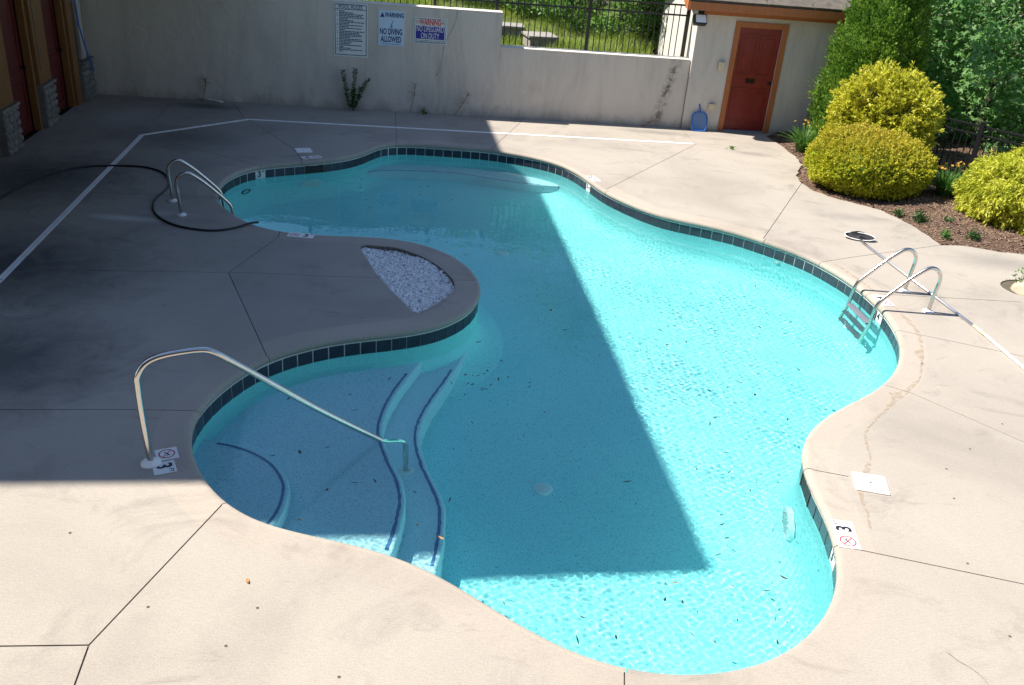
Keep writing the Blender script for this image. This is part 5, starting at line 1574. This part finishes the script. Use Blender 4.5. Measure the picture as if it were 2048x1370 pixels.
def lily(label, x, y, n, h, nf, z=.03):
    t = thing('daylily', label, 'plant', (x, y, 0), 'daylilies in the mulch bed')
    v, f = blades(x, y, z, n, h, .9); np_mesh('leaves', v, f, M['lily'], t)
    for k in range(nf):
        a = rng.uniform(0, 6.28); r = rng.uniform(.02, .30); top = np.array([x + r * math.cos(a), y + r * math.sin(a), z + h * rng.uniform(.85, 1.15)])
        mb = MB(); mb.tube([(x + .3 * r * math.cos(a), y + .3 * r * math.sin(a), z), tuple(top)], [.005, .003], 5); mb.build('stalk', M['lily'], t)
        mb = MB(); ax = Vector((math.cos(a) * .5, math.sin(a) * .5, .8)).normalized(); e1 = ax.orthogonal().normalized(); e2 = ax.cross(e1)
        for j in range(6):
            q = 2 * math.pi * j / 6; dd = (e1 * math.cos(q) + e2 * math.sin(q)); ss_ = ax.cross(dd)
            p0 = Vector(top); m0 = len(mb.v)
            mb.v += [tuple(p0), tuple(p0 + ax * .018 + dd * .012 + ss_ * .008), tuple(p0 + ax * .022 + dd * .030), tuple(p0 + ax * .018 + dd * .012 - ss_ * .008)]
            mb.f.append((m0, m0 + 1, m0 + 2, m0 + 3))
        mb.build('flower', M['lilyflower'], t)
lily('daylily clump with orange flowers between shed and dome shrub', 5.10, 16.85, 200, .52, 8)
lily('daylily clump with orange flowers in the gap beside the lemon shrub', 6.78, 14.35, 260, .52, 16)
lily('low daylily clump against the back of the lemon shrub', 7.25, 14.75, 90, .45, 6)

# small weeds in the mulch
def weed(label, x, y, n, h, mat, name='weed', z=.02):
    t = thing(name, label, 'weed', (x, y, 0), 'small weeds')
    C = np.column_stack([x + rng.normal(0, h * .35, n), y + rng.normal(0, h * .35, n), z + np.abs(rng.normal(0, h * .45, n))])
    D = unit(rng.normal(0, 1, (n, 3)) + np.array([0, 0, .7])); Ls = rng.uniform(.025, .06, n)
    v, f = diamonds(C, D, Ls, Ls * .22); np_mesh('leaves', v, f, mat, t)
    mb = MB()
    for k in range(5): mb.tube([(x, y, z - .03), (x + rng.normal(0, h * .3), y + rng.normal(0, h * .3), z + h * .7)], [.004, .002], 5)
    mb.build('stem', mat, t)
for (x, y), n, h, lab in zip(WEEDS, (120, 260, 160, 130, 200), (.09, .14, .11, .10, .12), ('small green weed just in front of the dome shrub', 'bushy green weed in the open mulch', 'pale green weed in the middle of the mulch', 'yellowish weed near the deck edge', 'dark green weed at the foot of the lemon shrub')):
    weed(lab, x, y, n, h, M['weed'] if n != 130 else M['lily'])
weed('tiny weed sprouting from the deck joint before the shed', 3.75, 16.62, 26, .06, M['lily'], z=.0)
# leafy stalks at the wall foot
def stalk_plant(label, x, y, stalks, mat):
    t = thing('wall_weed', label, 'weed', (x, y, 0))
    mb = MB(); Cs, Ds = [], []
    for dx, h, ln in stalks:
        p0 = np.array([x + dx * .25, y, 0]); p1 = np.array([x + dx + ln, y - .05, h])
        pts = [p0 * (1 - s) + p1 * s + np.array([ln * .4 * s * s, 0, 0]) for s in np.linspace(0, 1, 7)]
        mb.tube([tuple(p) for p in pts], [.005] * 4 + [.004, .003, .002], 6)
        k = int(330 * h)
        s = rng.uniform(.08, 1, k); b = p0 * (1 - s)[:, None] + p1 * s[:, None] + np.column_stack([ln * .4 * s * s, 0 * s, 0 * s])
        a = rng.uniform(0, 6.28, k); Cs.append(b); Ds.append(np.stack([np.cos(a), np.sin(a), np.full(k, .6)], 1))
    mb.build('stem', mat, t)
    C, D = np.concatenate(Cs), unit(np.concatenate(Ds)); Ls = rng.uniform(.04, .085, len(C))
    v, f = diamonds(C, D, Ls, Ls * .10); np_mesh('leaves', v, f, mat, t)
stalk_plant('tall leafy weed with five stalks growing under the rules sign', -3.42, 17.16, [(-.14, .74, -.02), (.02, .78, .04), (.10, .45, .06), (.16, .62, .12), (.05, .40, .0)], M['weed'])
weed('small bright weed at the wall foot under the lifeguard sign', -2.05, 17.38, 60, .10, M['lily'], z=0)
def dry_weed(label, x, y, h, ln, n):
    t = thing('dry_weed', label, 'weed', (x, y, 0))
    mb = MB(); p0 = Vector((x, y, 0)); p1 = Vector((x + ln, y - .02, h))
    mb.tube([p0, p0.lerp(p1, .5) + Vector((.02, 0, 0)), p1], [.007, .005, .003], 6)
    for k in range(n):
        s = random.uniform(.35, 1); b = p0.lerp(p1, s); e = b + Vector((random.gauss(0, .09), random.gauss(0, .03), random.uniform(-.03, .12)))
        mb.tube([b, b.lerp(e, .5) + Vector((0, 0, .015)), e], [.003, .002, .0015], 4)
    mb.build('stalk', M['dry'], t)
dry_weed('withered dark weed beside the short white pipe', -6.18, 16.86, .42, .10, 34)
dry_weed('thin withered weed on the wall under the diving sign', -2.34, 17.36, .58, .10, 20)
dry_weed('withered brown weed leaning right below the wall crack', -1.50, 17.44, .46, .28, 30)
dry_weed('low bleached weed at the base of the low wall', 2.20, 17.92, .14, .22, 22)

# round planter hole with a pale rock
rk = thing('planter_rock', 'pale rounded boulder in the circular planter at the picture edge', 'rock', (pl_c[0], pl_c[1], 0))
bm = bmesh.new(); bmesh.ops.create_icosphere(bm, subdivisions=3, radius=1.0); mb = MB()
for v in bm.verts:
    q = v.co; s = float(lump(np.array([[q.x, q.y, q.z]]), 21, .12, 2.5)[0])
    mb.v.append((pl_c[0] + .02 + q.x * s * .32, pl_c[1] - .03 + q.y * s * .27, -.02 + q.z * s * .15))
bm.verts.index_update(); mb.f = [tuple(v.index for v in f.verts) for f in bm.faces]; bm.free()
M['boulder'] = simple('boulder', (.34, .31, .23), .85, var=.3, vscale=6, bmp=.5, bscale=30)
mb.build('boulder', M['boulder'], rk, smooth=True)
mb = MB(); mb.prism([(p[0], p[1]) for p in pl_poly], -.12, -.015); pb = mb.build('planter_soil', M['soil'], None); tag(pb, 'soil in the circular planter hole', None, None, 'structure')
weed('thin green sprig behind the boulder in the round planter', pl_c[0] - .05, pl_c[1] + .10, 220, .20, M['lily'], z=.0)

# ------------------------------------------------------------------ meadow grass and utility boxes behind the wall
def grass_patch(n):
    X = rng.uniform(-7, 3.0, n); Y = rng.uniform(17.95, 27, n)
    ok = (Y > WALLB(X) + .42) & ~((X > 2.5) & (Y < 20.95))
    X, Y = X[ok], Y[ok]; k = len(X)
    z = field_h(X, Y) - .02
    h = rng.uniform(.09, .22, k) * (1 + .7 * np.sin(X * 2.1) * np.sin(Y * 1.7)); a = rng.uniform(0, 6.28, k); b = rng.uniform(.1, .7, k)
    d = np.stack([np.cos(a), np.sin(a), 0 * a], 1); s = np.stack([-np.sin(a), np.cos(a), 0 * a], 1); w = rng.uniform(.004, .009, k)[:, None]
    P = np.stack([X, Y, z], 1); m = P + d * (h * b * .35)[:, None] + np.array([0, 0, 1.0]) * (h * .6)[:, None]; tp = P + d * (h * b)[:, None] + np.array([0, 0, 1.0]) * h[:, None]
    v = np.stack([P - s * w, P + s * w, m + s * w * .7, m - s * w * .7, tp], 1).reshape(-1, 3)
    i = (np.arange(k) * 5)[:, None]
    f = np.concatenate([i + np.array([[0, 1, 2]]), i + np.array([[0, 2, 3]]), i + np.array([[3, 2, 4]])])
    return v, f
gv, gf = grass_patch(120000)
tag(np_mesh('grass', gv, gf, M['grass'], None), 'long uncut green grass behind the wall fence', 'grass', None, 'stuff')
for (x, y, w, d_, h, a), lab in zip(((.04, 19.75, .56, .66, .27, .25), (-.66, 20.9, .58, .55, .27, .1)), ('low concrete utility box with slab lid in the grass, nearer one', 'low concrete utility box with slab lid half hidden behind the wall step')):
    t = thing('utility_box', lab, 'utility box', (x, y, float(field_h(np.array([x]), np.array([y]))[0])), 'utility boxes in the grass')
    e = Vector((math.cos(a), math.sin(a), 0)); f_ = Vector((-e.y, e.x, 0)); c0 = Vector(t.location)
    mb = MB(); mb.frame(c0 - e * w / 2 - f_ * d_ / 2 - UP * .05, e * w, f_ * d_, UP * (h + .05), .01); mb.build('body', M['concbox'], t)
    mb = MB(); mb.frame(c0 - e * (w / 2 + .04) - f_ * (d_ / 2 + .04) + UP * (h + .001), e * (w + .08), f_ * (d_ + .08), UP * .05, .008); mb.build('lid', M['concbox'], t)

# ------------------------------------------------------------------ woodland
def tree(name, label, x, y, z0, H, R, n, mat, kind, cz=.6, leafr=(.05, .085), trunk_r=.08, seed=0, low=.12, group=None, cat='tree'):
    t = thing(name, label, cat, (x, y, z0), group)
    r = np.random.default_rng(100 + seed)
    # limbs
    mb = MB(); top = Vector((x + r.normal(0, .2), y + r.normal(0, .2), z0 + H * .95))
    tr = [Vector((x, y, z0 - .2)).lerp(top, s) + Vector((r.normal(0, .04), r.normal(0, .04), 0)) for s in np.linspace(0, 1, 7)]
    mb.tube(tr, [trunk_r * (1 - .85 * s) for s in np.linspace(0, 1, 7)], 8); mb.build('trunk', M['bark'], t, smooth=True)
    nodes = []
    mb = MB()
    nb_ = int(14 + H * 5)
    for k in range(nb_):
        s = low + (1 - low) * (k + r.uniform(0, 1)) / nb_; b = Vector((x, y, z0)).lerp(top, s)
        a = k * 2.4 + r.normal(0, .3); shape = math.sin(math.pi * min(1, max(.08, (s * .9 + .12)))) ** .6
        ln = R * shape * r.uniform(.65, 1.1)
        e = b + Vector((math.cos(a) * ln, math.sin(a) * ln, ln * r.uniform(.0, .45)))
        m = b.lerp(e, .5) + Vector((0, 0, .06 * ln)); mb.tube([b, m, e], [.018 * (1.3 - s) + .006, .012, .005], 5)
        for q in range(6): nodes.append(np.array(b.lerp(e, .35 + .13 * q)) + r.normal(0, .10 * R, 3) * [1, 1, .7])
    mb.build('branches', M['bark'], t, smooth=True)
    nodes = np.array(nodes)
    i = r.integers(0, len(nodes), n)
    P = nodes[i] + r.normal(0, .075 * R + .03, (n, 3)) * [1, 1, .75]
    P[:, 2] = np.maximum(P[:, 2], z0 + .03)
    if kind == 'star':
        N = unit(r.normal(0, .65, (n, 3)) + np.array([-.35, -.25, .8])); v, f = stars(P, N, r.uniform(*leafr, n))
    else:
        D = unit(r.normal(0, 1, (n, 3)) + np.array([0, 0, -.1])); Ls = r.uniform(leafr[0] * 1.6, leafr[1] * 1.6, n); v, f = diamonds(P, D, Ls, Ls * .30)
    np_mesh('crown', v, f, mat, t)
    return t
gz_ = lambda x, y: float(low_h(np.array([x]), np.array([y]))[0])
for k, (x, y, H, R, n, lab) in enumerate((
    (9.2, 18.6, 5.5, 1.9, 8500, 'young sweetgum with star-shaped leaves just past the bed fence post'),
    (10.9, 17.2, 5.0, 1.9, 7500, 'star-leaved young tree at the picture edge behind the lemon shrub'),
    (8.3, 20.9, 6.5, 2.1, 8500, 'star-leaved tree rising between the arborvitae and the fence'),
    (11.6, 20.6, 7.5, 2.4, 8500, 'tall star-leaved tree standing behind the front saplings'),
    (10.0, 22.8, 8.0, 2.5, 5500, 'leafy sweetgum in the second row of the woodland'))):
    tree('sweetgum_tree', lab, x, y, gz_(x, y), H, R, n, M['gum'], 'star', seed=k, leafr=(.06, .115), low=.03, group='woodland trees beyond the bed fence')
for k, (x, y, H, R, n, lab) in enumerate((
    (8.0, 25.2, 9.5, 2.8, 15000, 'dark woodland tree behind the shed roof end'),
    (12.0, 25.8, 10, 3.2, 15000, 'dark woodland tree filling the gap behind the sweetgums'),
    (14.6, 22.8, 9.5, 3.0, 11000, 'woodland tree at the far upper edge of the wood'),
    (14.2, 19.0, 7.0, 2.3, 9000, 'woodland tree beside the last fence post'),
    (16.5, 28.0, 11, 3.6, 5000, 'tall woodland tree deep behind the wood edge'),
    (5.2, 28.5, 9.5, 3.0, 6000, 'woodland tree standing behind the shed'))):
    tree('woodland_tree', lab, x, y, gz_(x, y) if x > 7 else 1.2, H, R, n, M['bgleaf'], 'leaf', seed=20 + k, leafr=(.07, .11), trunk_r=.12, low=.04, group='woodland trees beyond the bed fence')
for k, (x, y, H, R, n, lab) in enumerate((
    (-.5, 24.0, 2.3, 1.35, 4200, 'wild green shrub behind the farther utility box'),
    (.80, 22.9, 2.4, 1.25, 4600, 'sunlit wild shrub behind the nearer utility box'),
    (2.1, 21.9, 2.4, 1.15, 4600, 'wild leafy shrub directly behind the fence post'),
    (1.7, 26.2, 4.2, 1.8, 4200, 'tall wild shrub in the second row behind the meadow'),
    (-1.9, 25.6, 3.2, 1.7, 3600, 'wild shrub behind the step of the wall'),
    (2.75, 21.6, 1.7, .6, 2600, 'wild shrub growing next to the white shed side'),
    (-.2, 28.0, 5.0, 2.2, 4000, 'tree-high thicket behind the meadow shrubs'),
    (3.6, 25.4, 5.0, 2.0, 4200, 'tree-high thicket behind the shed corner'))):
    tree('wild_shrub', lab, x, y, float(field_h(np.array([x]), np.array([y]))[0]), H, R, n, M['bgleaf'], 'leaf', seed=40 + k, leafr=(.045, .075), trunk_r=.03, low=.02, group='wild shrubs behind the meadow', cat='shrub')
for k, (x, y, H, R, lab) in enumerate(((-12.0, 30, 9, 3.0, 'distant tree behind the tall wall near the lodge'), (2.0, 33, 11, 3.6, 'distant tall tree behind the thicket'), (-2.5, 36, 7.5, 3.2, 'distant lower tree behind the meadow'))):
    tree('distant_tree', lab, x, y, 1.3, H, R, 5000, M['bgleaf'], 'leaf', seed=60 + k, leafr=(.09, .14), trunk_r=.15, group='distant trees behind the meadow')
